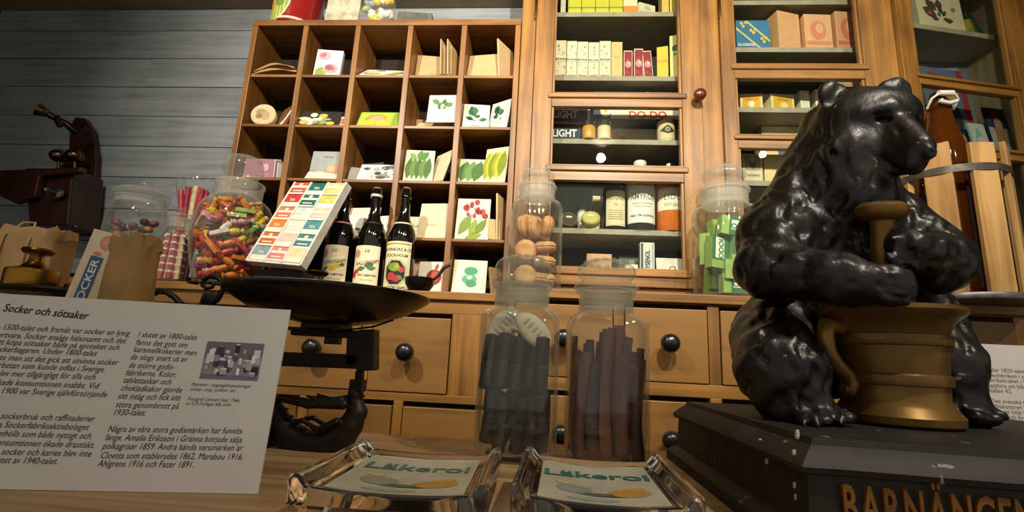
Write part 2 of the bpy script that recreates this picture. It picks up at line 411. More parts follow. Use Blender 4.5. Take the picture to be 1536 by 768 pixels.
moulded_door(cb, 0.576, 1.119, 0.626, 1.043, 0.395, 1.66, [(0.395, 0.456), (0.878, 0.930), (1.137, 1.195), (1.60, 1.66)], None, [(0.577, 1.37)])
def shelf(px, py, x0, x1, th=0.019):
    z = at(px, py, SF).z
    cbx((x0, SF, z-th), (x1, 1.875, z), SHELF, 'shelf', bev=0.001)
    return z
ZA = shelf(930, 18, -0.115, 0.52); ZB = shelf(930, 114, -0.115, 0.52); ZCc = shelf(930, 209, -0.115, 0.52); ZD = shelf(930, 344, -0.115, 0.52)
cbx((-0.115, CF+0.02, 0.40), (0.52, 1.875, 0.452), SHELF, 'shelf')
Z20 = shelf(1200, 0, 0.55, 1.12); Z21 = shelf(1200, 71, 0.55, 1.12); Z22 = shelf(1150, 161, 0.55, 1.12); Z23 = shelf(1150, 271, 0.55, 1.12)
cbx((0.55, CF+0.02, 0.40), (1.12, 1.875, 0.452), SHELF, 'shelf')
# the right-hand bay stands at a slight angle to the others
A3 = math.radians(-12.0) * -1
b3 = empty('corner_cabinet', (1.172, CF, 0.353), (0, 0, A3)); tag(b3, 'glazed oak cabinet bay set at an angle at the far right', 'cabinet')
o3 = Vector((0, 0, -0.353))
def c3(lo, hi, m, name, bev=0.0015): return cbx(lo, hi, m, name, b3, bev, o3)
c3((0.012, 0.013, ZC0), (0.024, 0.045, ZC1), OAK_V, 'side_panel'); c3((0.53, 0.012, ZC0), (0.56, 0.3, ZC1), wood('pale_inner_side', '#8d7a55', '#b7a57c', 'z'), 'side_panel')
c3((0.075, 0.27, ZC0), (0.55, 0.29, ZC1), C('#2b2a26', 0.85), 'back_panel')
d3 = moulded_door(b3, 0.0, 0.56, 0.066, 0.44, 0.395, 1.66, [(0.395, 0.456), (0.885, 0.925), (1.128, 1.168), (1.60, 1.66)], (0.035, -0.012, 0.985), (), o3, 0.0)
Z31 = 0.15+(zat(29, 1375, 1.66)-0.15)*1.0
c3((0.075, 0.05, Z31-0.02), (0.53, 0.27, Z31), SHELF, 'shelf')
Z9 = 0.942
c3((0.075, 0.05, Z9-0.018), (0.53, 0.27, Z9), SHELF, 'shelf')
c3((0.021, 0.006, ZC0), (0.53, 0.1, 0.40), OAK_H, 'bottom_board')
# ------------------------------------------------------------------ carved shapes from blended volumes
class SDF:
    def __init__(s, lo, hi, h):
        s.lo = np.array(lo, float); s.h = h
        n = np.ceil((np.array(hi)-s.lo)/h).astype(int)+1; s.n = n
        s.ax = [s.lo[i]+h*np.arange(n[i]) for i in range(3)]
        s.D = np.full(n, 1.0)
    def win(s, c0, c1, pad):
        a = np.minimum(c0, c1)-pad; b = np.maximum(c0, c1)+pad
        i0 = np.clip(np.floor((a-s.lo)/s.h).astype(int), 0, s.n-1); i1 = np.clip(np.ceil((b-s.lo)/s.h).astype(int)+1, 1, s.n)
        sl = tuple(slice(i0[k], i1[k]) for k in range(3))
        X, Y, Z = np.meshgrid(s.ax[0][sl[0]], s.ax[1][sl[1]], s.ax[2][sl[2]], indexing='ij')
        return sl, X, Y, Z
    def blend(s, sl, d, k, cut=False):
        D = s.D[sl]
        if cut:
            d = -d; h = np.clip(0.5-0.5*(d-D)/k, 0, 1); s.D[sl] = D*h+d*(1-h)+k*h*(1-h)*1.0
            return
        h = np.clip(0.5+0.5*(D-d)/k, 0, 1)
        s.D[sl] = D*(1-h)+d*h-k*h*(1-h)
    def cone(s, a, b, ra, rb, k=0.012, cut=False):
        a = np.array(a, float); b = np.array(b, float); R = max(ra, rb)
        sl, X, Y, Z = s.win(a, b, R+3*k+2*s.h)
        ba = b-a; L2 = max(1e-9, ba @ ba)
        t = np.clip(((X-a[0])*ba[0]+(Y-a[1])*ba[1]+(Z-a[2])*ba[2])/L2, 0, 1)
        d = np.sqrt((X-a[0]-t*ba[0])**2+(Y-a[1]-t*ba[1])**2+(Z-a[2]-t*ba[2])**2)-(ra+(rb-ra)*t)
        s.blend(sl, d, k, cut)
    def ell(s, c, r, k=0.012, rot=(0, 0, 0), cut=False):
        c = np.array(c, float); r = np.array(r, float); R = r.max()
        sl, X, Y, Z = s.win(c, c, R+3*k+2*s.h)
        m = np.array(Euler(rot).to_matrix()).T
        q = [m[i][0]*(X-c[0])+m[i][1]*(Y-c[1])+m[i][2]*(Z-c[2]) for i in range(3)]
        k0 = np.sqrt(sum((q[i]/r[i])**2 for i in range(3))); k1 = np.sqrt(sum((q[i]/r[i]**2)**2 for i in range(3)))+1e-9
        s.blend(sl, k0*(k0-1)/k1, k, cut)
    def mesh(s):
        D = s.D; n = D.shape
        c = [(i, j, k) for i in (0, 1) for j in (0, 1) for k in (0, 1)]
        P = np.zeros((n[0]-1, n[1]-1, n[2]-1, 3)); W = np.zeros((n[0]-1, n[1]-1, n[2]-1))
        sub = lambda o: D[o[0]:n[0]-1+o[0], o[1]:n[1]-1+o[1], o[2]:n[2]-1+o[2]]
        for a in c:
            for ax in range(3):
                if a[ax] == 1: continue
                b = list(a); b[ax] = 1
                A, B = sub(a), sub(b); x = (A < 0) != (B < 0)
                t = np.where(x, A/np.where(x, A-B, 1), 0)
                for q in range(3):
                    P[..., q] += np.where(x, a[q]+(t if q == ax else 0), 0)
                W += x
        m = W > 0; idx = np.full(m.shape, -1); idx[m] = np.arange(m.sum())
        I = np.argwhere(m); V = s.lo+s.h*(I+P[m]/W[m][:, None])
        F = []
        S_ = D < 0
        for ax in range(3):
            u, v = (ax+1) % 3, (ax+2) % 3
            sl0 = [slice(1, n[k]-1) for k in range(3)]; sl0[ax] = slice(0, n[ax]-1); sl1 = list(sl0); sl1[ax] = slice(1, n[ax])
            A = S_[tuple(sl0)]; B = S_[tuple(sl1)]
            for ins in (True, False):
                e = np.argwhere((A != B) & (A == ins))
                for k in range(3):
                    if k != ax: e[:, k] += 1
                o = lambda du, dv: idx[tuple((e+np.array([-(du if k == u else dv if k == v else 0) for k in range(3)])).T)]
                q = np.stack([o(1, 1), o(0, 1), o(0, 0), o(1, 0)], 1)
                F.append(q if ins else q[:, ::-1])
        F = np.concatenate(F); F = F[(F >= 0).all(1)]
        return V, F
def carve(name, V, F, mat, parent, loc=(0, 0, 0)):
    me = bpy.data.meshes.new(name)
    me.vertices.add(len(V)); me.vertices.foreach_set('co', np.asarray(V, np.float32).ravel())
    me.loops.add(F.size); me.loops.foreach_set('vertex_index', F.astype(np.int32).ravel())
    me.polygons.add(len(F)); me.polygons.foreach_set('loop_start', np.arange(0, F.size, 4, dtype=np.int32))
    me.update(calc_edges=True); me.validate()
    me.polygons.foreach_set('use_smooth', np.ones(len(F), bool)); me.materials.append(mat)
    o = bpy.data.objects.new(name, me); COL.objects.link(o)
    if parent: o.parent = parent
    o.location = loc
    return o
# ------------------------------------------------------------------ the bear statue
def bear_paint(fur=0.35, rough=0.40, chip=0.735):
    m, N, L, b = base_mat('worn_black_paint')
    t = N.new('ShaderNodeTexCoord')
    n = N.new('ShaderNodeTexNoise'); n.inputs['Scale'].default_value = 14; n.inputs['Detail'].default_value = 6
    L.new(t.outputs['Object'], n.inputs['Vector'])
    r = N.new('ShaderNodeValToRGB'); r.color_ramp.elements[0].color = (*lin('#0c0b0b'), 1); r.color_ramp.elements[1].color = (*lin('#1e1b1a'), 1)
    r.color_ramp.elements[0].position = 0.35; r.color_ramp.elements[1].position = 0.75
    L.new(n.outputs['Fac'], r.inputs[0])
    n3 = N.new('ShaderNodeTexNoise'); n3.inputs['Scale'].default_value = 55; n3.inputs['Detail'].default_value = 3
    L.new(t.outputs['Object'], n3.inputs['Vector'])
    g = N.new('ShaderNodeMath'); g.operation = 'GREATER_THAN'; g.inputs[1].default_value = chip; L.new(n3.outputs['Fac'], g.inputs[0])
    mx = N.new('ShaderNodeMixRGB'); mx.inputs[2].default_value = (*lin('#8a8478'), 1)
    L.new(g.outputs[0], mx.inputs[0]); L.new(r.outputs[0], mx.inputs[1]); L.new(mx.outputs[0], b.inputs['Base Color'])
    b.inputs['Roughness'].default_value = rough
    mp = N.new('ShaderNodeMapping'); mp.inputs['Scale'].default_value = (90, 90, 55)
    L.new(t.outputs['Object'], mp.inputs['Vector'])
    n2 = N.new('ShaderNodeTexNoise'); n2.inputs['Scale'].default_value = 1.0; n2.inputs['Detail'].default_value = 3; n2.inputs['Distortion'].default_value = 0.3
    L.new(mp.outputs[0], n2.inputs['Vector'])
    bp = N.new('ShaderNodeBump'); bp.inputs['Strength'].default_value = fur; bp.inputs['Distance'].default_value = 0.004
    L.new(n2.outputs['Fac'], bp.inputs['Height']); L.new(bp.outputs[0], b.inputs['Normal'])
    return m
BEARP = bear_paint(); PLINTHP = bear_paint(0.06, 0.62, 0.70)
GOLD = C('#80602c', 0.38, 0.55, var=0.3, scale=12, bump=0.25)
PT = 0.095                                     # plinth top
BASE = Vector((0.47, 0.66, 0.0))
st = empty('bear_statue', BASE); tag(st, 'black painted statue of a seated bear grinding with pestle in a bronze mortar', 'statue')
def bear():
    s = SDF((0.16, 0.50, 0.085), (0.66, 0.95, 0.66), 0.0036)
    def p(px, py, y): return np.array(at(px, py, y))
    def r(rp, y): return rp*y/FPX
    def cone(a, b, ra, rb, k=0.014): s.cone(p(*a), p(*b), r(ra, a[2]), r(rb, b[2]), k)
    def ell(a, rx, ry, rz, k=0.014, rot=(0, 0, 0), cut=False): s.ell(p(*a), (r(rx, a[2]), r(ry, a[2]), r(rz, a[2])), k, rot, cut)
    # trunk
    ell((1232, 500, .76), 98, 92, 90, .02)
    ell((1238, 400, .76), 104, 84, 100, .03)
    ell((1262, 345, .745), 92, 74, 80, .03)
    cone((1255, 320, .745), (1278, 235, .715), 72, 58, .03)
    cone((1228, 330, .76), (1238, 190, .735), 52, 36, .03)      # nape
    # head
    ell((1290, 190, .695), 64, 60, 58, .02)
    ell((1326, 178, .685), 48, 46, 40, .018)                    # forehead
    cone((1338, 205, .660), (1376, 226, .612), 34, 20, .014)    # upper muzzle
    cone((1344, 184, .648), (1384, 217, .604), 17, 13, .010)    # bridge of the snout
    cone((1322, 232, .662), (1370, 248, .614), 30, 15, .012)    # jaw
    ell((1393, 228, .596), 11, 9, 12, .003)                     # nose pad
    cone((1380, 216, .602), (1394, 220, .602), 8, 8, .004)
    cone((1296, 172, .648), (1336, 162, .642), 8, 11, .012)     # brow near
    cone((1352, 164, .650), (1366, 168, .660), 9, 7, .012)      # brow far
    ell((1280, 222, .665), 36, 26, 36, .016)                    # cheek
    cone((1258, 245, .675), (1290, 300, .68), 32, 48, .02)      # throat fur
    # ears
    ell((1249, 146, .700), 25, 14, 27, .01, (0, 0.35, .3)); ell((1252, 150, .680), 13, 10, 15, .006, (0, .35, 0), True)
    ell((1342, 138, .745), 23, 13, 24, .01, (0, -0.2, 0)); ell((1344, 143, .728), 12, 9, 13, .006, cut=True)
    # near arm
    cone((1222, 255, .745), (1172, 345, .72), 42, 52, .03)
    ell((1170, 368, .705), 58, 50, 60, .025, (0, .25, 0))
    cone((1165, 365, .70), (1152, 402, .665), 52, 42, .02)
    cone((1150, 402, .655), (1255, 418, .60), 43, 35, .016)
    cone((1255, 420, .60), (1322, 428, .578), 38, 30, .012)
    ell((1335, 428, .576), 34, 26, 27, .010)
    for q, (x, y) in enumerate(((1362, 412), (1368, 426), (1366, 440), (1358, 450))):
        cone((1338, y, .572), (x, y+2, .566), 8.5, 6.5, .004)
        cone((x, y+2, .566), (x+6, y+8, .562), 3.6, 1.6, .003)
    # far arm
    cone((1330, 330, .74), (1412, 388, .675), 46, 42, .02)
    ell((1408, 398, .655), 38, 34, 37, .014)
    cone((1408, 396, .65), (1362, 372, .613), 40, 30, .014)
    for x, y in ((1340, 358), (1336, 371), (1336, 384), (1342, 396)):
        cone((1368, y+3, .604), (x, y, .598), 9, 6.5, .004)
    # haunch and near leg
    ell((1165, 505, .735), 60, 60, 62, .02)
    cone((1160, 520, .70), (1172, 555, .645), 56, 58, .02)
    cone((1172, 555, .64), (1190, 612, .63), 58, 42, .018)
    cone((1186, 610, .628), (1228, 618, .612), 30, 23, .012)
    for q, (x, y, d) in enumerate(((1204, 640, .578), (1223, 642, .573), (1242, 642, .573), (1259, 640, .579), (1273, 636, .589))):
        cone((1196+q*13, 614+q, .607), (x, y-11, d+.004), 11, 9.5, .003)
        cone((x+1, y-7, d-.004), (x+4, y-1, d-.010), 3.6, 1.6, .002)
    # far leg
    cone((1380, 480, .76), (1432, 548, .705), 50, 34, .02)
    cone((1432, 545, .70), (1436, 610, .70), 34, 30, .016)
    cone((1432, 612, .697), (1464, 620, .682), 27, 20, .012)
    for q, (x, y, d) in enumerate(((1462, 632, .655), (1476, 633, .658), (1489, 632, .664), (1498, 629, .672))):
        cone((1446+q*10, 618, .682), (x+2, y-5, d), 10, 8, .003)
    # features cut at the surface
    D0 = s.D.copy()
    def surf(px, py):
        d = ray(px, py)
        for y in np.arange(0.54, 0.90, 0.0012):
            w_ = CAM+d*(y/d[1]); i = np.round((w_-s.lo)/s.h).astype(int)
            if (i >= 0).all() and (i < s.n).all() and D0[tuple(i)] < 0: return y
        return None
    def groove(pts, rad, sink=0.0, k=.003, taper=True):
        Q = [(x, y, surf(x, y)) for x, y in pts]; Q = [q_ for q_ in Q if q_[2]]
        for i, (A, B) in enumerate(zip(Q, Q[1:])):
            if abs(A[2]-B[2]) < .03: s.cone(p(A[0], A[1], A[2]+sink), p(B[0], B[1], B[2]+sink), r(rad*(.25 if taper and i == 0 else 1), A[2]), r(rad*(.25 if taper and i == len(Q)-2 else 1), B[2]), k, True)
    groove([(1306, 230), (1322, 238), (1338, 249), (1352, 257), (1368, 258), (1382, 252), (1391, 244)], 3.4, .001)
    groove([(1392, 241), (1391, 247)], 2, .0)
    for ex, ey, er, tl in ((1326, 178, 11, .3), (1378, 180, 7, -.25)):
        d0 = surf(ex, ey)
        s.ell(p(ex, ey, d0), (r(er, d0), .010, r(5, d0)), .003, (0, tl, 0), True)
        s.ell(p(ex+1, ey, d0+.009), (r(er*.75, d0), .006, r(5, d0)), .002)
    groove([(1306, 176), (1316, 170), (1334, 170), (1342, 180)], 2.2)
    groove([(1338, 184), (1348, 196), (1352, 210)], 3.0)
    for nx, ny in ((1400, 227), (1387, 232)):
        d0 = surf(nx, ny)
        if d0: s.ell(p(nx, ny, d0), (r(4, .6), .006, r(3, .6)), .002, cut=True)
    rs = random.Random(5)
    ruff = [((1244, 172), (1240, 205), (1252, 235), (1262, 262)), ((1226, 200), (1226, 235), (1238, 262), (1240, 290)), ((1262, 210), (1266, 240), (1280, 270)), ((1206, 240), (1206, 270), (1218, 300)), ((1290, 262), (1300, 285), (1298, 310))]
    for g_ in ruff: groove(g_, 4.0, .0, .006)
    for g_ in (((1312, 414), (1336, 417), (1360, 420)), ((1310, 426), (1338, 431), (1366, 434)), ((1312, 438), (1336, 443), (1360, 447)),
               ((1342, 352), (1360, 358), (1384, 366)), ((1338, 365), (1358, 371), (1382, 380)), ((1338, 378), (1358, 385), (1380, 394)), ((1342, 391), (1360, 399), (1378, 408))): groove(g_, 2.6, .0, .004)
    for q in range(260):
        x0, y0 = rs.uniform(1105, 1445), rs.uniform(185, 610)
        if x0 > 1270 and y0 < 262: continue
        L0 = rs.uniform(12, 30)
        if y0 > 440: an = rs.uniform(1.2, 1.9)                   # legs: strokes run down
        elif x0 > 1180 and y0 > 370: an = rs.uniform(-.15, .35)   # forearms: strokes run along
        else: an = rs.uniform(1.3, 2.2)
        pts = [(x0+L0*t_*math.cos(an)+2.5*math.sin(3*t_), y0+L0*t_*math.sin(an)) for t_ in (0, .35, .7, 1)]
        groove(pts, rs.uniform(1.8, 3.4), -.0012, .005)
    # carved fur
    X, Y, Z = np.meshgrid(*s.ax, indexing='ij', sparse=True)
    near = np.abs(s.D) < 0.02
    rng = np.random.RandomState(3)
    lock = np.zeros_like(s.D)
    for q in range(7):
        kx, ky, kz = rng.normal(0, 1, 3); nrm = math.sqrt(kx*kx+ky*ky+kz*kz); fr = rng.uniform(140, 300)
        lock += np.sin((kx*X+ky*Y+0.55*kz*Z)/nrm*fr+rng.uniform(0, 6)+1.6*np.sin(60*(X*ky-Z*kx)+q))
    head = np.clip((np.sqrt((X-p(1345, 205, .64)[0])**2+(Y-.63)**2+(Z-p(1345, 205, .64)[2])**2)-0.065)/0.05, 0.10, 1)
    s.D += np.where(near, 0.0006*lock*head, 0)
    s.D = np.maximum(s.D, PT-Z+0*X+0*Y-0.001)
    return s.mesh()
V, F = bear()
carve('body', V-np.array(BASE), F, BEARP, st)
# eyes
# mortar and pestle
MC = Vector((0.425, 0.655, PT))
mo = MB()
prof = [(0.058, 0), (0.064, 0.004), (0.065, 0.012), (0.058, 0.022), (0.0535, 0.030), (0.0545, 0.046), (0.0575, 0.047), (0.0585, 0.052), (0.0578, 0.058), (0.0552, 0.060),
        (0.0585, 0.092), (0.0615, 0.093), (0.063, 0.098), (0.062, 0.105), (0.0600, 0.106), (0.064, 0.118), (0.072, 0.126), (0.0765, 0.129), (0.0795, 0.133), (0.0785, 0.138), (0.073, 0.139), (0.066, 0.134), (0.056, 0.11), (0.050, 0.05), (0.0, 0.045)]
mo.lathe(prof, GOLD, 48)
m_ = mo.build('mortar', st, loc=MC-BASE, smooth=35)
hm = MB(); hp = [(-0.062, -0.012, 0.112), (-0.085, -0.022, 0.113), (-0.088, -0.024, 0.100), (-0.086, -0.024, 0.082), (-0.076, -0.022, 0.066), (-0.064, -0.02, 0.056), (-0.058, -0.02, 0.044), (-0.064, -0.022, 0.036), (-0.074, -0.026, 0.040)]
hm.tube(hp, [0.0085, 0.0105, 0.010, 0.0095, 0.009, 0.0085, 0.008, 0.007, 0.0055], GOLD, 10); hm.build('handle', m_, smooth=60)
pe = MB(); a = at(1322, 318, .625); b_ = MC+Vector((-0.01, -0.005, 0.06)); ax = (a-b_); Lp = ax.length
pe.lathe([(0.0, 0.0), (0.022, 0.002), (0.024, 0.02), (0.0145, 0.045), (0.0125, 0.06), (0.0125, Lp-0.020), (0.014, Lp-0.012), (0.024, Lp-0.009), (0.029, Lp-0.002), (0.0285, Lp+0.005), (0.023, Lp+0.010), (0.008, Lp+0.0125), (0.0, Lp+0.0125)], GOLD, 32)
pe.build('pestle', st, loc=b_-BASE, rot=Vector((0, 0, 1)).rotation_difference(ax).to_euler(), smooth=40)
# plinth: stepped moulding and a front hollowed inward
def plinth():
    xl, xr, yf, yb = 0.208, 0.755, 0.448, 0.90
    def ring(inset, z, bow):
        pts = []
        a, b, c, d = xl+inset, xr-inset, yf+inset, yb-inset
        pts += [(a, d, z), (a, c, z), (a+0.035, c, z)]
        for k in range(13):
            t = k/12; pts.append((a+0.035+(b-a-0.07)*t, c+bow*math.sin(math.pi*t)+0.0, z))
        pts += [(b-0.035, c, z), (b, c, z), (b, d, z)]
        return pts
    mb = MB(); rings = [ring(i_, z_, -0.020) for i_, z_ in ((0.0, 0), (0.0, 0.014), (0.007, 0.020), (0.014, 0.023), (0.017, 0.066), (0.011, 0.068), (0.009, 0.073), (0.012, 0.077), (0.022, 0.086), (0.026, 0.089), (0.028, PT))]
    n = len(rings[0]); v = [p for r_ in rings for p in r_]
    f = [(i*n+k, i*n+(k+1) % n, (i+1)*n+(k+1) % n, (i+1)*n+k) for i in range(len(rings)-1) for k in range(n)]
    f.append(tuple((len(rings)-1)*n+k for k in range(n))); f.append(tuple(reversed(range(n))))
    mb.add(v, f, PLINTHP, Matrix.Translation(-BASE))
    return mb.build('plinth', st, smooth=30)
pl = plinth()
for ci, (px_, py_, w_, h_) in enumerate(((1196, 655, .004, .006), (1191, 681, .003, .004), (1193, 690, .003, .003), (1150, 694, .0018, .004), (1140, 660, .003, .0016), (1036, 628, .004, .004), (1192, 730, .0015, .004), (1194, 748, .0015, .004), (1116, 745, .002, .002), (1057, 713, .0015, .0025), (1066, 718, .0012, .002))):
    d_r = ray(px_, py_); x_p = 0.2235 if py_ > 686 or px_ < 1100 else 0.2215; P_c = Vector(CAM+d_r*((x_p-0.0004)/d_r[0]))
    ch = MB(); ch.prism([(-w_/2, 0), (w_*.1, -h_*.3), (w_/2, h_*.1), (w_*.35, h_), (-w_*.3, h_*.8)], -0.0012, 0.0012, C('#cfc8b8', 0.8)); ch.build('paint_chip', pl, loc=P_c-BASE, rot=(0, 0, -math.pi/2))
lt = MB(); txt = 'BARNÄNGEN'
yl = 0.443
xx = at(1283, 735, yl).x; xe = at(1552, 735, yl).x
geo = [text_geo(ch, 0.040, 0, 0.02, 'LEFT', extrude=0.003) for ch in txt]
adv = [g[0][:, 0].max()-g[0][:, 0].min() for g in geo]; sx = (xe-xx)/(sum(adv)+0.005*8)
cur = xx
for (g, f), a_ in zip(geo, adv):
    x0 = g[:, 0].min(); vv = []
    for q in g:
        X_ = (q[0]-x0)*sx+cur; t = min(1, max(0, (X_-0.255)/(0.708-0.255)))
        vv.append((X_, 0.4645-0.020*math.sin(math.pi*t)-0.001-q[2], q[1]*1.12+0.0295))
    lt.add(vv, f, C('#8a6026', 0.5, 0.4, var=0.3))
    cur += (a_+0.005)*sx
lt.build('lettering', pl, loc=-BASE)
# ------------------------------------------------------------------ paper signs on the counter
def sign(name, label, BR, u, height, width, lean, lines, extra=None):
    """card standing on its lower edge; lines: (text, start px | None, end px | None, opts)"""
    u = Vector(u).normalized(); n = Vector((-u.y, u.x, 0)); up = (Vector((0, 0, 1))*math.cos(lean)+n*math.sin(lean)).normalized()
    M = Matrix((( u.x, n.x*math.cos(lean), up.x, 0), (u.y, n.y*math.cos(lean), up.y, 0), (u.z, -math.sin(lean), up.z, 0), (0, 0, 0, 1)))
    nb = u.cross(up)*-1                                    # away from the viewer
    M = Matrix(((u.x, nb.x, up.x, BR.x), (u.y, nb.y, up.y, BR.y), (u.z, nb.z, up.z, BR.z), (0, 0, 0, 1)))
    def uv(px, py):
        d = Vector(ray(px, py)); c = Vector(CAM); nn = nb; t = (BR-c).dot(nn)/d.dot(nn); p = c+d*t-BR
        return p.dot(u), p.dot(up)
    mb = MB(); mb.box((-width, 0, 0), (0, 0.003, height), C('#dad9d3', 0.75, var=0.02))
    o = mb.build(name); o.matrix_world = M; tag(o, label, 'sign')
    lm = MB()
    for txt, a, b, sz, kw in lines:
        ink = C(kw.get('ink', '#2c2b2e'), 0.8, var=0.02)
        g, f = text_geo(txt, sz, kw.get('shear', 0.22), kw.get('bold', 0.0), 'LEFT')
        w0 = g[:, 0].max()
        if a and b:
            ua, va = uv(*a); ub, vb = uv(*b); k = (ub-ua)/w0; sl = (vb-va)/(ub-ua)
        elif a: ua, va = uv(*a); k = kw.get('k', 1.0); sl = 0
        else: ub, va = uv(*b); k = kw.get('k', 1.0); ua = ub-w0*k; sl = 0
        vv = [(min(ua+q[0]*k, -0.002), -0.0004, va+q[1]+sl*q[0]*k) for q in g]
        lm.add(vv, f, ink)
    lm.build('lettering', o)
    st_ = MB(); st_.prism([(0, 0), (0.003, 0), (0.003, height*0.8), (0, height*0.8)], 0, 0.001, C('#d8d6cc', 0.8)); 
    s2 = MB(); s2.add([(-width*0.6, 0.004, height*0.7), (-width*0.4, 0.004, height*0.7), (-width*0.4, 0.055, 0.006), (-width*0.6, 0.055, 0.006), (-width*0.6, 0.006, height*0.7), (-width*0.4, 0.006, height*0.7), (-width*0.4, 0.058, 0.006), (-width*0.6, 0.058, 0.006)],
        [(0, 1, 2, 3), (7, 6, 5, 4), (0, 4, 5, 1), (1, 5, 6, 2), (2, 6, 7, 3), (3, 7, 4, 0)], C('#d8d6cc', 0.8)); s2.build('rear_strut', o)
    if extra: extra(o, uv)
    return o
def cp(x, y): return (x/2.207, 420+y/2.207)              # coordinates read off an enlarged view of the sign
SZ = 0.0089
col1 = [('Från 1500-talet och framåt var socker en lyxig', 430, 185), ('importvara. Socker ansågs hälsosamt och det', 417, 210), ('gick att köpa sötsaker både på apoteket och', 394, 232),
        ('hos sockerbagaren. Under 1800-talet', 320, 252), ('upptäckte man att det gick att utvinna socker', 391, 282), ('ur sockerbetan som kunde odlas i Sverige.', 346, 305),
        ('Det blev mer tillgängligt för alla och', 315, 330), ('då ökade konsumtionen snabbt. Vid', 327, 360), ('seklet 1900 var Sverige självförsörjande', 353, 388),
        ('alla sockerbruk och raffinaderier', 313, 469), ('Svenska Sockerfabriksaktiebolaget', 293, 497), ('framhölls som både nyttigt och', 300, 526), ('och konsumtionen ökade drastiskt.', 312, 556), ('mellan socker och karies blev inte', 301, 585), ('i slutet av 1940-talet.', 190, 610)]
col2 = [('I slutet av 1800-talet', 455, 188, 652, 199), ('fanns det gott om', 448, 214, 620, 224), ('karamellkokerier men', 440, 238, 650, 250), ('de slogs snart ut av', 430, 263, 620, 271), ('de större godis-', 424, 290, 577, 297), ('fabrikerna. Kolor,', 414, 315, 583, 322), ('tablettaskar och', 406, 340, 566, 346),
        ('chokladkakor gjorde', 398, 366, 602, 373), ('sitt intåg och fick sitt', 389, 393, 597, 399), ('stora genombrott på', 381, 421, 590, 427), ('1930-talet.', 371, 447, 481, 449),
        ('Några av våra stora godismärken har funnits', 355, 502, 801, 509), ('länge. Amalia Eriksson i Gränna började sälja', 346, 530, 800, 538), ('polkagrisar 1859. Andra kända varumärken är', 337, 559, 803, 565), ('Cloetta som etablerades 1862, Marabou 1916,', 330, 590, 803, 595), ('Ahlgrens 1916 och Fazer 1891.', 322, 617, 640, 621)]
small = [('Matvaror i engångsförpackningar;', 632, 350, 832, 357), ('socker, sirap, praliner, etc.', 628, 366, 782, 371), ('Fotograf: Lennart Säaf, 1966,', 620, 398, 793, 404), ('ur ICA Förlaget ABs arkiv', 615, 413, 766, 418)]
L_ = [('Socker och sötsaker', cp(8, 103), cp(291, 131), 0.0122, dict(bold=0.012, ink='#141416'))]
L_ += [(t, None, cp(x, y), SZ, dict(k=0.86)) for t, x, y in col1]
L_ += [(t, cp(a, b), cp(c, d), SZ, {}) for t, a, b, c, d in col2]
L_ += [(t, cp(a, b), cp(c, d), 0.0052, dict(ink='#4a4a4e')) for t, a, b, c, d in small]
def sign_photo(o, uv):
    P = [uv(*cp(*q)) for q in ((640, 331), (862, 336), (883, 203), (675, 190))]
    u0 = min(p[0] for p in P)+0.006; u1 = max(p[0] for p in P)-0.003; v0 = min(p[1] for p in P)+.002; v1 = max(p[1] for p in P)-.004
    W, H = u1-u0, v1-v0; rnd = random.Random(4); sh = [('r', 0, 0, 1, 1, '#8d8896')]
    sh.append(('r', 0, 0.55, 1, 1, '#6f6a79')); sh.append(('r', 0, 0.0, 1, 0.12, '#77728a'))
    greys = ['#d9d6da', '#b4b0b8', '#3c3844', '#55505c', '#efecec', '#2a2730', '#9a95a4']
    for k in range(46):
        a, b = rnd.uniform(0.02, 0.9), rnd.uniform(0.08, 0.72); w_, h_ = rnd.uniform(0.04, 0.12), rnd.uniform(0.08, 0.24)
        sh.append(('r', a, b, min(1, a+w_), min(0.97, b+h_), rnd.choice(greys)))
        if k % 3 == 0: sh.append(('e', a+w_/2, min(.95, b+h_), w_/2, 0.02, '#e4e2e4'))
    mb = MB(); 
    for i, q in enumerate(sh): draw(mb, [q], -0.0002-0.00002*i, W, H, Matrix.Translation((u0, 0, v0)))
    mb.build('printed_photograph', o)
sign('information_sign', 'white card about sugar and sweets leaning before the scale, pan side', Vector((-0.294, 0.533, 0.0005)), (0.983, 0.186, 0), 0.1945, 0.372, math.radians(6.8), L_, sign_photo)
# the second card stands behind the bear
R2 = [('Under 1820-talet var han här', 285, 292), ('hälsofabriken i staden, som', 296, 332), ('fabriksbruket i kapitel  senare', 308, 370), ('uppföra ett bibliotek  och en', 318, 412), ('hallen 42.', 328, 452), ('Det svenska telefonen', 345, 532), ('Missionären bildade till', 356, 572), ('för att höja föreningen', 366, 612), ('kvar och byggde då', 372, 652), ('var 32 företag', 382, 692)]
def cq(x, y): return (1420+x/5.12, 500+y/5.12)
L2 = [(t, cq(x, y), None, 0.0098, dict(ink='#77777c', k=1.0, shear=0)) for t, x, y in R2]
L2 += [(t, None, cq(x, y), 0.0098, dict(ink='#77777c', shear=0)) for t, x, y in (('man såg en riktig', 222, 292), ('liksom till', 212, 332), ('som ville', 244, 452), ('en tabell', 262, 492), ('mans skritt', 312, 532))]
zz = at(1480, 516, .935)
sign('information_sign', 'bright white text card standing behind the bear at the right edge', Vector((zz.x+0.16, 0.925, 0.0005)), (1, 0.02, 0), zz.z+0.0, 0.26, math.radians(4), L2)
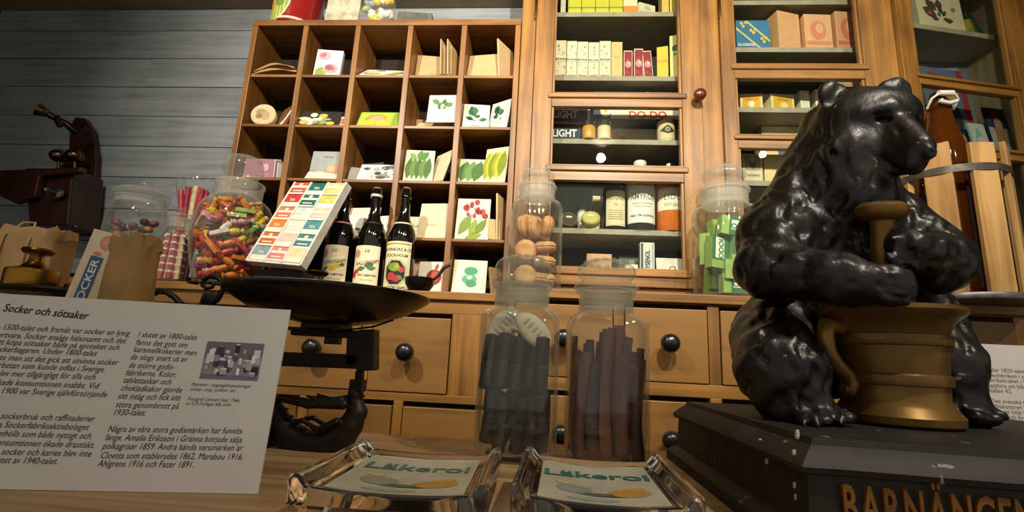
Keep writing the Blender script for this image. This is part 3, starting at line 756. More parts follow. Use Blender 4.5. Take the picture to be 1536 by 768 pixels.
# ------------------------------------------------------------------ glass
JAR = thin_glass('jar_glass', (0.965, 0.975, 0.965), 0.03, 1.55, 0.015, 0.35)
LIDG = thin_glass('stopper_glass', (0.93, 0.95, 0.94), 0.08, 1.5, 0.12, 0.35)
FROST = thin_glass('ground_neck_glass', (0.92, 0.94, 0.93), 0.15, 1.45, 0.24, 0.25)
def jar(name, label, loc, R, hb, nr, nh, lid, sq=None, rz=0.0, foot=0.92, shoulder=0.03, group=None):
    """apothecary jar: body to hb, neck radius nr and height nh, stopper from lid = (radius, height)"""
    e = empty(name, loc, (0, 0, rz)); tag(e, label, 'jar', group)
    t = 0.0035; mb = MB(); S_ = [sq]
    b = [(0.0, 0.0, None), (R*foot*0.9, 0.0, sq), (R*foot, 0.003, sq), (R*0.985, 0.02, sq), (R, 0.05, sq), (R, hb-shoulder*1.3, sq), (R*0.985, hb-shoulder*0.8, sq), (R*0.9, hb-shoulder*0.25, 2.3 if sq else None), (nr*1.06, hb, None), (nr, hb+0.006, None)]
    inn = [(nr-t, hb+0.004, None), (R*0.9-t, hb-shoulder*0.25-t, 2.3 if sq else None), (R-t, hb-shoulder*1.3, sq), (R-t, 0.05, sq), (R*foot-t, 0.010, sq), (0.0, 0.008, None)]
    mb.lathe(b+inn, JAR, 40, cap=False); mb.build('body', e, smooth=50)
    nk = MB(); nk.lathe([(nr, hb+0.004), (nr, hb+nh*0.8), (nr*1.09, hb+nh*0.86), (nr*1.10, hb+nh*0.95), (nr*1.05, hb+nh), (nr-t, hb+nh), (nr-t, hb+0.004)], FROST, 40, cap=False); nk.build('neck', e, smooth=50)
    lr, lh = lid; z = hb+nh
    li = MB()
    li.lathe([(0.0, z-nh*0.5), (nr*0.86, z-nh*0.5), (nr*0.92, z+0.001), (lr*0.98, z+0.001), (lr, z+0.004), (lr*0.97, z+0.008), (lr*0.80, z+0.013), (lr*0.74, z+lh*0.34)], LIDG, 40, cap=False)
    li.lathe([(lr*0.74, z+lh*0.34), (lr*0.86, z+lh*0.42), (lr*0.90, z+lh*0.58), (lr*0.84, z+lh*0.74)], LIDG, 48, cap=False, lobes=(14, 0.035))
    li.lathe([(lr*0.84, z+lh*0.74), (lr*0.70, z+lh*0.84), (lr*0.5, z+lh*0.93), (lr*0.25, z+lh*0.985), (0.0, z+lh)], LIDG, 48, cap=False, lobes=(14, 0.02))
    for k in range(14):
        a = 2*math.pi*k/14; li.ell((lr*0.62*math.cos(a), lr*0.62*math.sin(a), z+lh*0.88), (lr*0.09, lr*0.09, lr*0.07), LIDG, 8, 5)
    li.build('stopper', e, smooth=60)
    return e
J1 = Vector((-0.043, 0.815, 0)); J2 = Vector((0.097, 0.835, 0))
jar('glass_jar', 'square glass jar with black licorice sticks, behind the trays', J1, 0.0625, 0.232, 0.045, 0.038, (0.052, 0.052), 6.0, shoulder=0.018)
jar('glass_jar', 'square glass jar with brown root sticks, left of the bear', J2, 0.0625, 0.230, 0.045, 0.040, (0.054, 0.054), 6.0, rz=0.05, shoulder=0.018)
rnd = random.Random(11)
LIC = C('#2b2418', 0.5, var=0.4, scale=40, bump=0.4)
def licorice():
    mb = MB(); mb.lathe([(0.004, 0), (0.0088, 0.002), (0.0096, 0.045), (0.0082, 0.048), (0.0096, 0.051), (0.0092, 0.094), (0.005, 0.097)], LIC, 10, sq=4.0)
    return mb.mesh('licorice_stick', 45)
lm_ = licorice(); n = 0
for layer, z0 in ((0, 0.012), (1, 0.100)):
    for i in range(5):
        for j in range(4 if layer == 0 else 3):
            o = bpy.data.objects.new('licorice_stick', lm_); COL.objects.link(o)
            x = -0.044+0.021*i+rnd.uniform(-0.002, 0.002)-(0.004 if layer else 0); y = -0.038+0.025*j+rnd.uniform(-0.003, 0.003)
            o.location = J1+Vector((x, y, z0+rnd.uniform(0, 0.014)))
            o.rotation_euler = (rnd.uniform(-0.06, 0.06), 0.20+rnd.uniform(-0.09, 0.07) if x < 0.018 else rnd.uniform(-0.01, 0.02), rnd.uniform(0, 1.5))
            o.scale = (1, 1, 0.88 if layer else 0.86)
            tag(o, 'notched black licorice stick standing inside the square jar', 'candy', 'licorice sticks in the jar')
for k, (x, y, z, rx, ry, rz, nm) in enumerate(((0.022, -0.030, 0.196, 1.35, 0.75, 0.15, 'cream oval lozenge with embossed face, upright at jar front'), (-0.028, -0.004, 0.205, 1.3, -0.9, 0.6, 'cream oval lozenge at the left wall of the licorice jar'), (0.006, 0.016, 0.200, 0.35, 0.1, 0.5, 'cream oval lozenge lying flat on the licorice sticks'))):
    mb = MB(); mb.ell((0, 0, 0), (0.036, 0.021, 0.0085), C('#d8cfb2', 0.6, var=0.1), 24, 10)
    for q in range(5): mb.ell((-0.018+0.009*q, 0, 0.0080-0.0004*abs(q-2)), (0.003, 0.008, 0.0016), C('#bdb28e', 0.6), 8, 5)
    o = mb.build('lozenge', loc=J1+Vector((x, y, z)), rot=(rx, ry, rz), smooth=60); tag(o, nm, 'candy')
ROOT = [wood('root_bark', '#3a1c0e', '#703c20', 'z', s=2, coat=0.1), wood('root_dark', '#22110a', '#4a2614', 'z', s=2, coat=0.1), wood('root_red', '#4a1e0c', '#84421e', 'z', s=2, coat=0.2)]
for k in range(30):
    x = -0.046+0.0225*(k % 5)+rnd.uniform(-0.004, 0.004); y = -0.044+0.017*(k//5)+rnd.uniform(-0.004, 0.004); L0 = rnd.uniform(0.13, 0.185) if k % 5 not in (2, 3) else rnd.uniform(0.17, 0.205)
    mb = MB(); sx_, sy_ = rnd.uniform(-0.008, 0.012), rnd.uniform(-0.006, 0.006)
    path = [(x+sx_*t*t-0.004*math.sin(3*t), y+sy_*t, 0.011+L0*t) for t in (0, .2, .4, .6, .8, 1)]
    path = [(max(-0.05, min(0.05, a)), max(-0.05, min(0.05, b)), c) for a, b, c in path]
    mb.tube(path, [rnd.uniform(0.006, 0.0095) for _ in path], ROOT[k % 3], 7, flat=rnd.uniform(0.5, 1))
    o = mb.build('root_stick', loc=J2, smooth=50); tag(o, 'dried brown root stick standing inside the jar left of the bear', 'candy', 'root sticks in the jar')
# ------------------------------------------------------------------ glass change trays
TG = solid_glass('thick_pressed_glass', (0.95, 0.955, 0.93), 0.03)
def tray(label, cx, cy, w, d, rz, foot_h=0.03):
    e = empty('change_tray', (cx, cy, 0), (0, 0, rz)); tag(e, label, 'tray', 'glass change trays')
    H = 0.047
    def zc(u, v):                                        # dished top: raised left and right edges
        r = 0.0
        du = abs(u)
        if du > 0.80: r += 0.012*math.sin(min(1, (du-0.80)/0.12)*math.pi/2)
        dip = 0.006*max(0, 1-(u/0.80)**2) if du < 0.80 else 0
        ev = abs(v)
        if ev > 0.92: r += 0.0035*math.sin(min(1, (ev-0.92)/0.05)*math.pi/2)*(1 if du < 0.8 else 0.2)
        return H-0.012+r-dip*(1-(v)**4*0.6)
    us = [-1, -.985, -.95, -.90, -.86, -.82, -.78, -.6, -.4, -.2, 0, .2, .4, .6, .78, .82, .86, .90, .95, .985, 1]
    vs = [-1, -.985, -.96, -.93, -.9, -.6, -.3, 0, .3, .6, .9, .93, .96, .985, 1]
    mb = MB(); nU, nV = len(us), len(vs); v = []
    for q in vs:
        for u in us:
            ed = 0.004 if (abs(u) == 1 or abs(q) == 1) else 0.0
            v.append((u*w/2, q*d/2, zc(u, q)-ed))
    nb = len(v)
    for q in vs:
        for u in us: v.append((u*w/2*0.985, q*d/2*0.985, H-0.024))
    f = [(j*nU+i, j*nU+i+1, (j+1)*nU+i+1, (j+1)*nU+i) for j in range(nV-1) for i in range(nU-1)]
    f += [tuple(nb+a for a in reversed(t)) for t in f]
    rim = [i for i in range(nU)]+[j*nU+nU-1 for j in range(1, nV)]+[(nV-1)*nU+i for i in range(nU-2, -1, -1)]+[j*nU for j in range(nV-2, 0, -1)]
    f += [(rim[k], rim[k]+nb, rim[(k+1) % len(rim)]+nb, rim[(k+1) % len(rim)]) for k in range(len(rim))]
    mb.add(v, f, TG); mb.build('dish', e, smooth=50)
    for sx in (-1, 1):
        for sy in (-1, 1):
            fm = MB(); fm.lathe([(0.0, 0.0, 3.5), (0.011, 0.0, 3.5), (0.0125, 0.003, 3.5), (0.012, 0.012, 3.5), (0.015, H-0.0245, 3.5), (0, H-0.0245, 3.5)], TG, 20, cap=False)
            fm.build('foot', e, loc=(sx*(w/2-0.018), sy*(d/2-0.018), 0), smooth=50)
    # printed paper under the recess, seen as the advertisement
    pm = MB(); nu, nv = 13, 9; v = []
    zt_ = lambda u, q: zc(u, q)+0.0006
    for j in range(nv):
        for i in range(nu): u = -0.72+1.44*i/(nu-1); q = -0.80+1.6*j/(nv-1); v.append((u*w/2, q*d/2, zt_(u, q)))
    pm.add(v, [(j*nu+i, j*nu+i+1, (j+1)*nu+i+1, (j+1)*nu+i) for j in range(nv-1) for i in range(nu-1)], C('#b4b2a0', 0.45, var=0.12, scale=25))
    ad = pm.build('advertising_print', e, smooth=60)
    tm = MB(); g, f = text_geo('Läkerol', 0.047, 0.0, 0.014, 'CENTER', 0.98)
    vv = []
    for p in g:
        u = p[0]*1.12/(w/2)*0.72; q = 0.26+p[1]/(d/2)*0.80-0.28*u*u; vv.append((u*w/2, q*d/2, zt_(u, q)+0.0008))
    tm.add(vv, f, C('#1f746c', 0.4)); tm.build('lettering', ad)
    bm = MB()
    for cu, cv, ru, rv, c in ((-0.30, -0.28, 0.22, 0.16, '#8d9484'), (0.02, -0.42, 0.30, 0.06, '#4f5f52'), (0.10, -0.46, 0.24, 0.03, '#2e3b36'), (0.34, -0.34, 0.26, 0.14, '#b08a3c'), (0.42, -0.18, 0.14, 0.06, '#c49a3a'), (-0.42, -0.05, 0.12, 0.08, '#b9b08a'), (-0.1, -0.62, 0.3, 0.06, '#96a79c')):
        ring = [(cu+ru*math.cos(k*math.pi/9), cv+rv*math.sin(k*math.pi/9)) for k in range(18)]
        bm.add([(a*w/2, b*d/2, zt_(a, b)+0.0004) for a, b in ring], [tuple(range(18))], C(c, 0.5))
    bm.build('printed_motif', ad)
    return e
tray('glass change tray with green lettering, beside the sugar sign', -0.130, 0.522, 0.170, 0.182, 0.03)
tray('glass change tray with green lettering, nearest the bear plinth', 0.056, 0.541, 0.160, 0.195, -0.03)
# ------------------------------------------------------------------ the balance scale
YS = 0.78
q = lambda px, py, y=YS: at(px, py, y)
SX0 = q(318, 500).x
sb = Vector((SX0, YS, 0)); sl_ = empty('balance_scale', sb); tag(sl_, 'black iron balance scale with a shallow pan, behind the sugar sign', 'scale')
pc = q(498, 434); pc.z = at(498, 421, YS-0.155).z; PR = (q(640, 438).x-q(356, 432).x)/2; PANC = Vector((pc.x, YS, pc.z))
pm = MB(); d_ = PANC.z-q(498, 486).z
pm.lathe([(0.0, -d_), (PR*0.28, -d_), (PR*0.52, -d_*0.86), (PR*0.76, -d_*0.58), (PR*0.93, -d_*0.24), (PR*0.985, -0.006), (PR, -0.002), (PR, 0.001), (PR*0.975, 0.002), (PR*0.955, -0.004), (PR*0.90, -d_*0.22), (PR*0.74, -d_*0.54), (PR*0.5, -d_*0.80), (PR*0.26, -d_*0.93), (0, -d_*0.93)], C('#0e0b09', 0.33, 0.2, var=0.4, coat=0.2), 56, cap=False)
pm.build('pan', sl_, loc=PANC-sb, smooth=50)
fr = MB()
def bar(a, b, th, dy=0.012, m=IRON, mb=None):
    A, B = q(*a), q(*b); mb = mb or fr; d = (B-A); L0 = d.length; ang = math.atan2(d.z, d.x)
    mb.box((0, -dy, -th/2), (L0, dy, th/2), m, Matrix.Translation(A-sb) @ Matrix.Rotation(-ang, 4, 'Y'))
px_m = YS/FPX
bar((440, 497), (553, 503), 12*px_m, 0.010)
bar((553, 495), (552, 556), 26*px_m, 0.014)
bar((531, 500), (529, 548), 17*px_m, 0.008)
fr.build('pan_bracket', sl_, bevel=0.002)
f2 = MB(); bar((200, 530), (548, 543), 21*px_m, 0.008, IRON, f2); f2.build('beam', sl_, bevel=0.002)
f3 = MB(); bar((490, 503), (511, 504), 26*px_m, 0.008, IRON, f3); bar((430, 493), (512, 496), 4*px_m, 0.03, IRON, f3)
f3.box((PANC.x-0.03-sb.x, -0.03, PANC.z-d_-0.012), (PANC.x+0.03-sb.x, 0.03, PANC.z-d_-0.0005), IRON); f3.build('pan_seat', sl_, bevel=0.001)
f4 = MB(); f4.tube([q(480, 494)-sb, q(520, 495)-sb, q(560, 490)-sb, q(590, 480)-sb], 0.0016, IRON, 6); f4.build('wire_stay', sl_, smooth=60)
f5 = MB(); bar((540, 556), (538, 596), 11*px_m, 0.006, IRON, f5); bar((527, 578), (546, 579), 18*px_m, 0.010, IRON, f5); f5.build('knife_post', sl_, bevel=0.001)
def sea_figure():
    s = SDF((-0.52, YS-0.06, -0.01), (-0.20, YS+0.06, 0.125), 0.0024)
    r = lambda v: v*px_m
    def cone(a, b, ra, rb, k=0.006, dy=0.0): s.cone(np.array(q(*a))+[0, dy, 0], np.array(q(*b))+[0, dy, 0], r(ra), r(rb), k)
    ch = [(400, 590, 12), (412, 622, 16), (434, 652, 19), (462, 668, 20), (490, 668, 21), (512, 656, 20), (526, 638, 17), (535, 618, 14), (533, 602, 10)]
    for a, b in zip(ch, ch[1:]): cone(a[:2], b[:2], a[2], b[2])
    s.ell(np.array(q(533, 590)), (r(11), r(11), r(13)), .004)                       # head
    cone((541, 618), (537, 606), 8, 7); cone((540, 591), (546, 594), 4, 2, .003)
    for dy in (-0.018, 0.018):                                                      # wings swept back
        cone((522, 605), (470, 606), 7, 4.5, .004, dy); cone((470, 606), (424, 596), 4.5, 3.5, .004, dy)
        cone((519, 596), (490, 600), 4, 3.5, .004, dy); cone((490, 600), (468, 592), 3.5, 2, .004, dy)
        cone((512, 630), (484, 642), 6, 4, .004, dy); cone((484, 642), (462, 628), 4, 3, .004, dy); cone((462, 628), (450, 630), 3, 4, .004, dy)
    for k in range(9):
        t = k/8; cone((418+18*t*4, 606+52*math.sin(t*1.5)), (430+16*t*4.2, 600+60*math.sin(t*1.5)), 3.2, 2.2, .003, -0.014)
    s.D = np.maximum(s.D, -np.broadcast_to(s.ax[2], s.D.shape)+0.0005)
    return s.mesh()
V, F = sea_figure()
low = V[:, 2].min()
carve('figure_foot', V-np.array(sb)-np.array([0, 0, low]), F, C('#1d130c', 0.5, 0.2, var=0.4, bump=0.3), sl_)
Vm = V.copy(); Vm[:, 0] = 2*SX0-Vm[:, 0]
carve('figure_foot', Vm-np.array(sb)-np.array([0, 0, low]), F[:, ::-1], C('#1d130c', 0.5, 0.2, var=0.4, bump=0.3), sl_)
f6 = MB(); f6.box((-0.13, -0.03, 0), (0.13, 0.03, 0.03), IRON); f6.box((-0.02, -0.02, 0.03), (0.02, 0.02, 0.20), IRON); f6.build('column', sl_, bevel=0.003)
f7 = MB(); sc_pts = [(318, 455), (328, 446), (335, 434), (334, 423), (326, 416), (315, 415), (306, 420), (304, 428), (310, 433), (319, 431), (321, 425), (315, 423)]
f7.tube([q(*p)-sb for p in sc_pts], [0.006, .005, .0045, .0045, .0042, .004, .004, .004, .0035, .003, .003, .0025], C('#120e0b', 0.4, 0.4), 8); f7.build('scroll', sl_, smooth=60)
f8 = MB(); f8.tube([q(280, 424)-sb, q(296, 424)-sb, q(297, 424)-sb, q(305, 424)-sb, q(336, 427)-sb, q(352, 428)-sb], [0.0008, 0.0045, 0.002, 0.002, 0.003, 0.0045], IRON, 6); f8.build('pointer', sl_)
f9 = MB()
for a, b in (((303, 455), (322, 441)), ((310, 456), (328, 444)), ((316, 457), (330, 449))): f9.tube([q(*a)-sb, ((q(*a)+q(*b))/2)-sb+Vector((-0.004, 0, 0.003)), q(*b)-sb], [0.005, 0.008, 0.003], IRON, 7)
f9.tube([q(224, 452)-sb, q(228, 442)-sb, q(238, 437)-sb, q(250, 438)-sb, q(262, 446)-sb, q(272, 456)-sb], 0.005, IRON, 8); f9.tube([q(202, 442)-sb, q(218, 444)-sb], 0.004, IRON, 6)
f9.box((q(200, 455).x-sb.x, -0.012, q(200, 462).z-0.02), (q(345, 455).x-sb.x, 0.012, q(330, 458).z), IRON); f9.build('acanthus_ornament', sl_, smooth=50)
# the left-hand plate with its weights and goods
PLc = Vector((q(75, 430).x+0.03, YS, q(75, 434).z-0.006))
f10 = MB(); f10.lathe([(0, -0.006), (0.085, -0.006), (0.09, 0), (0.088, 0.004), (0, 0.001)], IRON, 40, cap=False); f10.build('weight_plate', sl_, loc=PLc-sb, smooth=40)
f11 = MB(); f11.box((PLc.x-sb.x-0.012, -0.012, 0.03), (PLc.x-sb.x+0.012, 0.012, PLc.z-0.006), IRON); f11.box((PLc.x-sb.x, -0.01, 0.03), (-0.1, 0.01, 0.06), IRON); f11.build('plate_support', sl_)
def weight(label, loc, r, h, kr, top):
    mb = MB(); mb.lathe([(r*0.97, 0), (r, 0.003), (r, h-0.003), (r*0.96, h), (r*0.55, h+0.004), (r*0.30, h+(top-h)*0.35), (r*0.26, top-kr*0.55), (kr*0.8, top-kr*0.5), (kr, top-kr*0.25), (kr*0.9, top-0.002), (0.0, top)], BRASS, 36)
    o = mb.build('brass_weight', loc=loc, smooth=40); return tag(o, label, 'weight')
wz = PLc.z+0.0048
weight('brass weight with wide flat knob on the far left of the scale', Vector((q(66, 420).x, YS-0.02, wz)), 0.036, 0.030, 0.0225, q(78, 376).z-wz)
mb = MB(); mb.lathe([(0.028, 0), (0.030, 0.002), (0.030, 0.010), (0.024, 0.013), (0.006, 0.014), (0, 0.014)], BRASS, 32)
tag(mb.build('brass_weight', loc=Vector((q(66, 420).x+0.066, YS+0.015, wz)), smooth=40), 'low disc shaped brass weight beside the knobbed one', 'weight')
kz = PANC.z-d_*0.93+0.0015
weight('small brown knobbed weight standing in the scale pan', Vector((q(476, 410, YS).x, YS+0.0, kz)), 0.022, 0.034, 0.0185, q(476, 405).z-kz)
# ------------------------------------------------------------------ sugar packets behind the sign
KRAFT = C('#b18d5c', 0.8, var=0.16, scale=12, bump=0.5)
def paper_bag(label, cx, cy, w, d, h, mat, rz=0, fold=0.02):
    mb = MB(); rings = []; rr = random.Random(int(abs(cx)*1e4)); n = 24
    for z, k in ((0, 1), (0.01, 1.02), (h*.3, 1.05), (h*.6, 1.03), (h*.85, .98), (h*.93, .95), (h*.95, .98), (h, .93)):
        ring = []
        for i in range(n):
            a = 2*math.pi*(i+.5)/n; c, s_ = math.cos(a), math.sin(a); e = 1/((abs(c)**6+abs(s_)**6)**(1/6))
            j = rr.uniform(-0.0025, 0.0025)
            ring.append(((w/2*k+j)*e*c, (d/2*k+j)*e*s_, z+(rr.uniform(-0.006, 0.006) if z > h*.9 else 0)))
        rings.append(ring)
    v = [p for r_ in rings for p in r_]; f = [(i*n+k, i*n+(k+1) % n, (i+1)*n+(k+1) % n, (i+1)*n+k) for i in range(len(rings)-1) for k in range(n)]
    f += [tuple(reversed(range(n)))]; k0 = len(v); v.append((0, 0, h-0.004)); f += [((len(rings)-1)*n+k, (len(rings)-1)*n+(k+1) % n, k0) for k in range(n)]
    mb.add(v, f, mat); o = mb.build('paper_bag', loc=(cx, cy, 0.0005), rot=(0, 0, rz), smooth=35); tag(o, label, 'packet')
    return o
bx_ = q(38, 400, .90); h_ = q(45, 340, .90).z
pb = paper_bag('brown paper sugar bag tied with string at the far left', bx_.x-0.004, 0.915, 0.115, 0.075, h_-0.004, KRAFT, 0.15)
sg = MB(); TW = C('#b59a68', 0.8)
sg.tube([(-0.040, -0.042, h_*.4), (-0.038, -0.044, h_*.7), (-0.030, -0.040, h_*.93), (-0.018, -0.02, h_+0.006), (0.0, -0.015, h_+0.008), (0.012, -0.03, h_-0.004), (0.016, -0.042, h_*.85), (0.016, -0.045, h_*.5)], 0.0022, TW, 6)
sg.tube([(-0.040, -0.042, h_*.9), (-0.055, -0.03, h_*.86), (-0.062, -0.03, h_*.8), (-0.05, -0.044, h_*.76), (-0.036, -0.045, h_*.84)], 0.002, TW, 6)
sg.build('string', pb, smooth=60)
cc = q(160, 420, .70); hc = q(168, 354, .70).z
art = [('r', -0.5, 0, 0.5, 1, '#e3d3ae'), ('c', 0.12, 0.945, 0.24, '#d98a72'), ('c', 0.12, 0.945, 0.17, '#dc9a84'), ('e', -0.05, 0.885, 0.14, 0.010, '#d98a72'), ('r', -0.22, 0.5, 0.20, 0.87, '#3a5f96')]
art += [('t', 'SOCKER', 0.12, 0.615, 0.058, '#efe6cf', dict(rot=math.pi/2, bold=0.02, align='LEFT', wide=1.1)), ('t', 'SSA', 0.12, 0.938, 0.02, '#efd9c0', {})]
carton('sugar_carton', 'cream sugar carton with red roundel and blue band behind the sign', 'carton', None, (q(166, 356, .70).x-0.2*hc, 0.695, 0.0058), 0.050, 0.045, hc*1.0, '#e3d3ae', art, rz=0.0, tilt=0.2)
cc = q(205, 420, .69); hc = q(200, 364, .69).z
pb2 = paper_bag('crumpled brown paper bag with torn top, right of the sugar carton', cc.x+0.016, 0.66, 0.056, 0.045, hc, C('#a9854f', 0.8, var=0.18, scale=14, bump=0.5), -0.06)
# ------------------------------------------------------------------ things on the ledge of the drawer units
LZ, RZ = 0.3335, 0.3535                        # left and right ledge tops
def bulge_jar(name, label, loc, R, hb, base_r, nr, nh, lid_r, lid_h, knob_r=0.0, cat='jar'):
    e = empty(name, loc); tag(e, label, cat); t = 0.003
    o_ = [(0, 0), (base_r*0.95, 0), (base_r, 0.004)]; 
    for k in range(1, 12):
        s = k/12; o_.append((base_r+(R-base_r)*math.sin(min(1, s*1.75)*math.pi/2) if s < 0.57 else nr+(R-nr)*math.sqrt(max(0, 1-((s-0.57)/0.43)**2)), 0.004+(hb-0.004)*s))
    o_.append((nr, hb))
    inn = [(max(0, r-t), z+0.002) for r, z in reversed(o_[2:])]+[(0, 0.007)]
    MB().lathe(o_+inn, JAR, 44, cap=False).build('body', e, smooth=50)
    MB().lathe([(nr, hb), (nr, hb+nh*.7), (nr*1.05, hb+nh*.8), (nr*1.05, hb+nh), (nr-t, hb+nh), (nr-t, hb)], FROST, 40, cap=False).build('neck', e, smooth=50)
    li = MB(); z = hb+nh+0.001
    li.lathe([(0, z), (lid_r*.96, z), (lid_r, z+.004), (lid_r*.98, z+lid_h*.3), (lid_r*.8, z+lid_h*.45), (lid_r*.45, z+lid_h*.56), (0, z+lid_h*.6)] if knob_r else [(0, z), (lid_r*.8, z), (lid_r*.74, z+lid_h*.2), (lid_r, z+lid_h*.45), (lid_r*.98, z+lid_h*.7), (lid_r*.8, z+lid_h*.92), (0, z+lid_h)], LIDG, 40, cap=False)
    lo = li.build('stopper', e, smooth=50)
    if knob_r: MB().ell((0, 0, z+lid_h*.6+knob_r*.9), (knob_r, knob_r, knob_r), LIDG, 16, 10).build('stopper_knob', lo, smooth=60)
    return e
CY = 1.475
CJ = Vector((at(338, 400, CY).x+0.006, CY, LZ)); top = at(352, 236, CY).z
bulge_jar('candy_jar', 'big bellied glass jar full of bright wrapped candies', CJ, 0.118, at(340, 298, CY).z-LZ, 0.088, 0.070, 0.052, 0.062, top-at(340, 298, CY).z-0.052)
rnd = random.Random(21)
CANDY = ['#d97a1e', '#c23a2a', '#d9c02a', '#e2d8b0', '#7fa03a', '#d46a86', '#a8243a', '#e0a23a', '#4f8a3c', '#ead9c9', '#b8502a', '#3f6a86', '#d9a0b0']
def candy_mesh(c):
    mb = MB(); m = C(c, 0.35, var=0.25, scale=60, coat=0.3)
    mb.lathe([(0.002, -0.034), (0.012, -0.030), (0.004, -0.020), (0.0105, -0.016), (0.0125, 0), (0.0105, 0.016), (0.004, 0.020), (0.012, 0.030), (0.002, 0.034)], m, 10, lobes=(5, 0.10))
    return mb.mesh('wrapped_candy', 40)
def block_mesh(c):
    mb = MB(); mb.box((-0.014, -0.007, -0.030), (0.014, 0.007, 0.030), C(c, 0.35, var=0.2, scale=50, coat=0.2)); return mb.mesh('wrapped_toffee')
cm = [candy_mesh(c) for c in CANDY]; bmz = [block_mesh(c) for c in ('#e08ea0', '#dd7f22', '#a9bd6a', '#c92f34', '#e6c23c', '#d8d2c4')]
hb = at(340, 298, CY).z-LZ
NAMES = ['orange', 'red', 'yellow', 'cream', 'lime green', 'pink', 'crimson', 'amber', 'green', 'off-white', 'rust coloured', 'blue', 'pale pink']
BN = ['pink', 'orange', 'pale green', 'red', 'yellow', 'ivory']
placed = []
for k in range(420):
    s = rnd.uniform(0.03, 0.97); z = 0.02+(hb-0.035)*s
    rmax = (0.088+(0.118-0.088)*math.sin(min(1, s*1.75)*math.pi/2) if s < .57 else 0.07+(0.048)*math.sqrt(max(0, 1-((s-.57)/.43)**2)))-0.024
    a = rnd.uniform(0, 2*math.pi); rr = rmax*math.sqrt(rnd.uniform(0.55, 1))
    p = Vector((rr*math.cos(a), rr*math.sin(a), z))
    if p.y > 0.03 or any((p-q_).length < 0.0215 for q_ in placed): continue
    placed.append(p)
    blk = rnd.random() < 0.3; i = rnd.randrange(len(bmz) if blk else len(cm))
    if s > .8 and not blk: i = rnd.choice([0, 2, 7, 10])
    if s < .45 and not blk: i = rnd.choice([0, 1, 5, 6, 2, 12, 7])
    o = bpy.data.objects.new('wrapped_toffee' if blk else 'wrapped_candy', (bmz if blk else cm)[i]); COL.objects.link(o)
    o.location = CJ+p; o.scale = (.88,)*3
    t_ = Vector((-math.sin(a), math.cos(a), rnd.uniform(-1.2, 1.2))).normalized()
    o.rotation_euler = t_.to_track_quat('Z', 'Y').to_euler()
    tag(o, (BN[i]+' flat wrapped toffee inside the big bellied jar') if blk else (NAMES[i]+' twist-wrapped candy inside the big bellied jar'), 'candy', (BN[i]+' toffees in the bellied jar') if blk else (NAMES[i]+' twists in the bellied jar'))
# wide jar with knob lid
W = Vector((at(192, 400, 1.475).x, 1.475, LZ))
hbw = at(196, 312, 1.50).z-LZ
bulge_jar('candy_jar', 'wide glass jar with round knob lid behind the brown bag', W, 0.088, hbw, 0.076, 0.074, 0.022, 0.082, at(211, 276, 1.50).z-LZ-hbw-0.022, 0.014)
for k in range(66):
    a = rnd.uniform(3.0, 6.28) if k % 3 else rnd.uniform(0, 6.28); rr = 0.062*math.sqrt(rnd.uniform(.3, 1)); z = 0.022+0.024*(k//9)+rnd.uniform(0, .006)
    mb = MB(); c = rnd.choice(['#3a2620', '#2c1c1a', '#a86a2c', '#b9a87c', '#7a3a44', '#8a5060'])
    mb.ell((0, 0, 0), (0.017, 0.014, 0.011), C(c, 0.5, var=0.25), 10, 7)
    nm = {'#3a2620': 'brown', '#2c1c1a': 'black', '#a86a2c': 'caramel', '#b9a87c': 'sand coloured', '#7a3a44': 'plum', '#8a5060': 'mauve'}[c]
    tag(mb.build('bonbon', loc=W+Vector((rr*math.cos(a), rr*math.sin(a), z)), rot=(rnd.uniform(-.5, .5), rnd.uniform(-.5, .5), a), smooth=60), nm+' bonbon in the wide jar with knob lid', 'candy', nm+' bonbons in the wide jar')
# slim jar of candy sticks
SJ = Vector((at(253, 420, 1.45).x, 1.45, LZ)); hs = at(257, 342, 1.45).z-LZ
bulge_jar('candy_jar', 'slim glass jar of candy sticks between two wider jars', SJ, 0.046, hs, 0.043, 0.034, 0.030, 0.038, 0.030, 0.011)
for k in range(17):
    a = 2*math.pi*k/17*2.4; rr = 0.030*(0.5+0.5*(k % 3)/2); c = ['#c4474a', '#d98a3c', '#d8a0a0', '#b33a58', '#d9c39a'][k % 5]
    mb = MB(); mb.tube([(rr*math.cos(a), rr*math.sin(a), 0.010), (rr*math.cos(a)*0.9, rr*math.sin(a)*.9, hs*0.5), (rr*math.cos(a)*0.78, rr*math.sin(a)*.78, hs*0.88)], 0.0065, C(c, 0.35, coat=0.3), 8)
    for j in range(6):
        z = 0.03+j*hs*0.13; mb.tube([(rr*math.cos(a)*.97, rr*math.sin(a)*.97, z), (rr*math.cos(a)*.96, rr*math.sin(a)*.96, z+0.006)], 0.0070, C('#efe2d2', 0.35), 8)
    nm = ['red', 'orange', 'pale pink', 'raspberry', 'cream'][k % 5]
    tag(mb.build('candy_stick', loc=SJ, smooth=50), nm+' striped candy stick in the slim jar', 'candy', nm+' sticks in the slim jar')
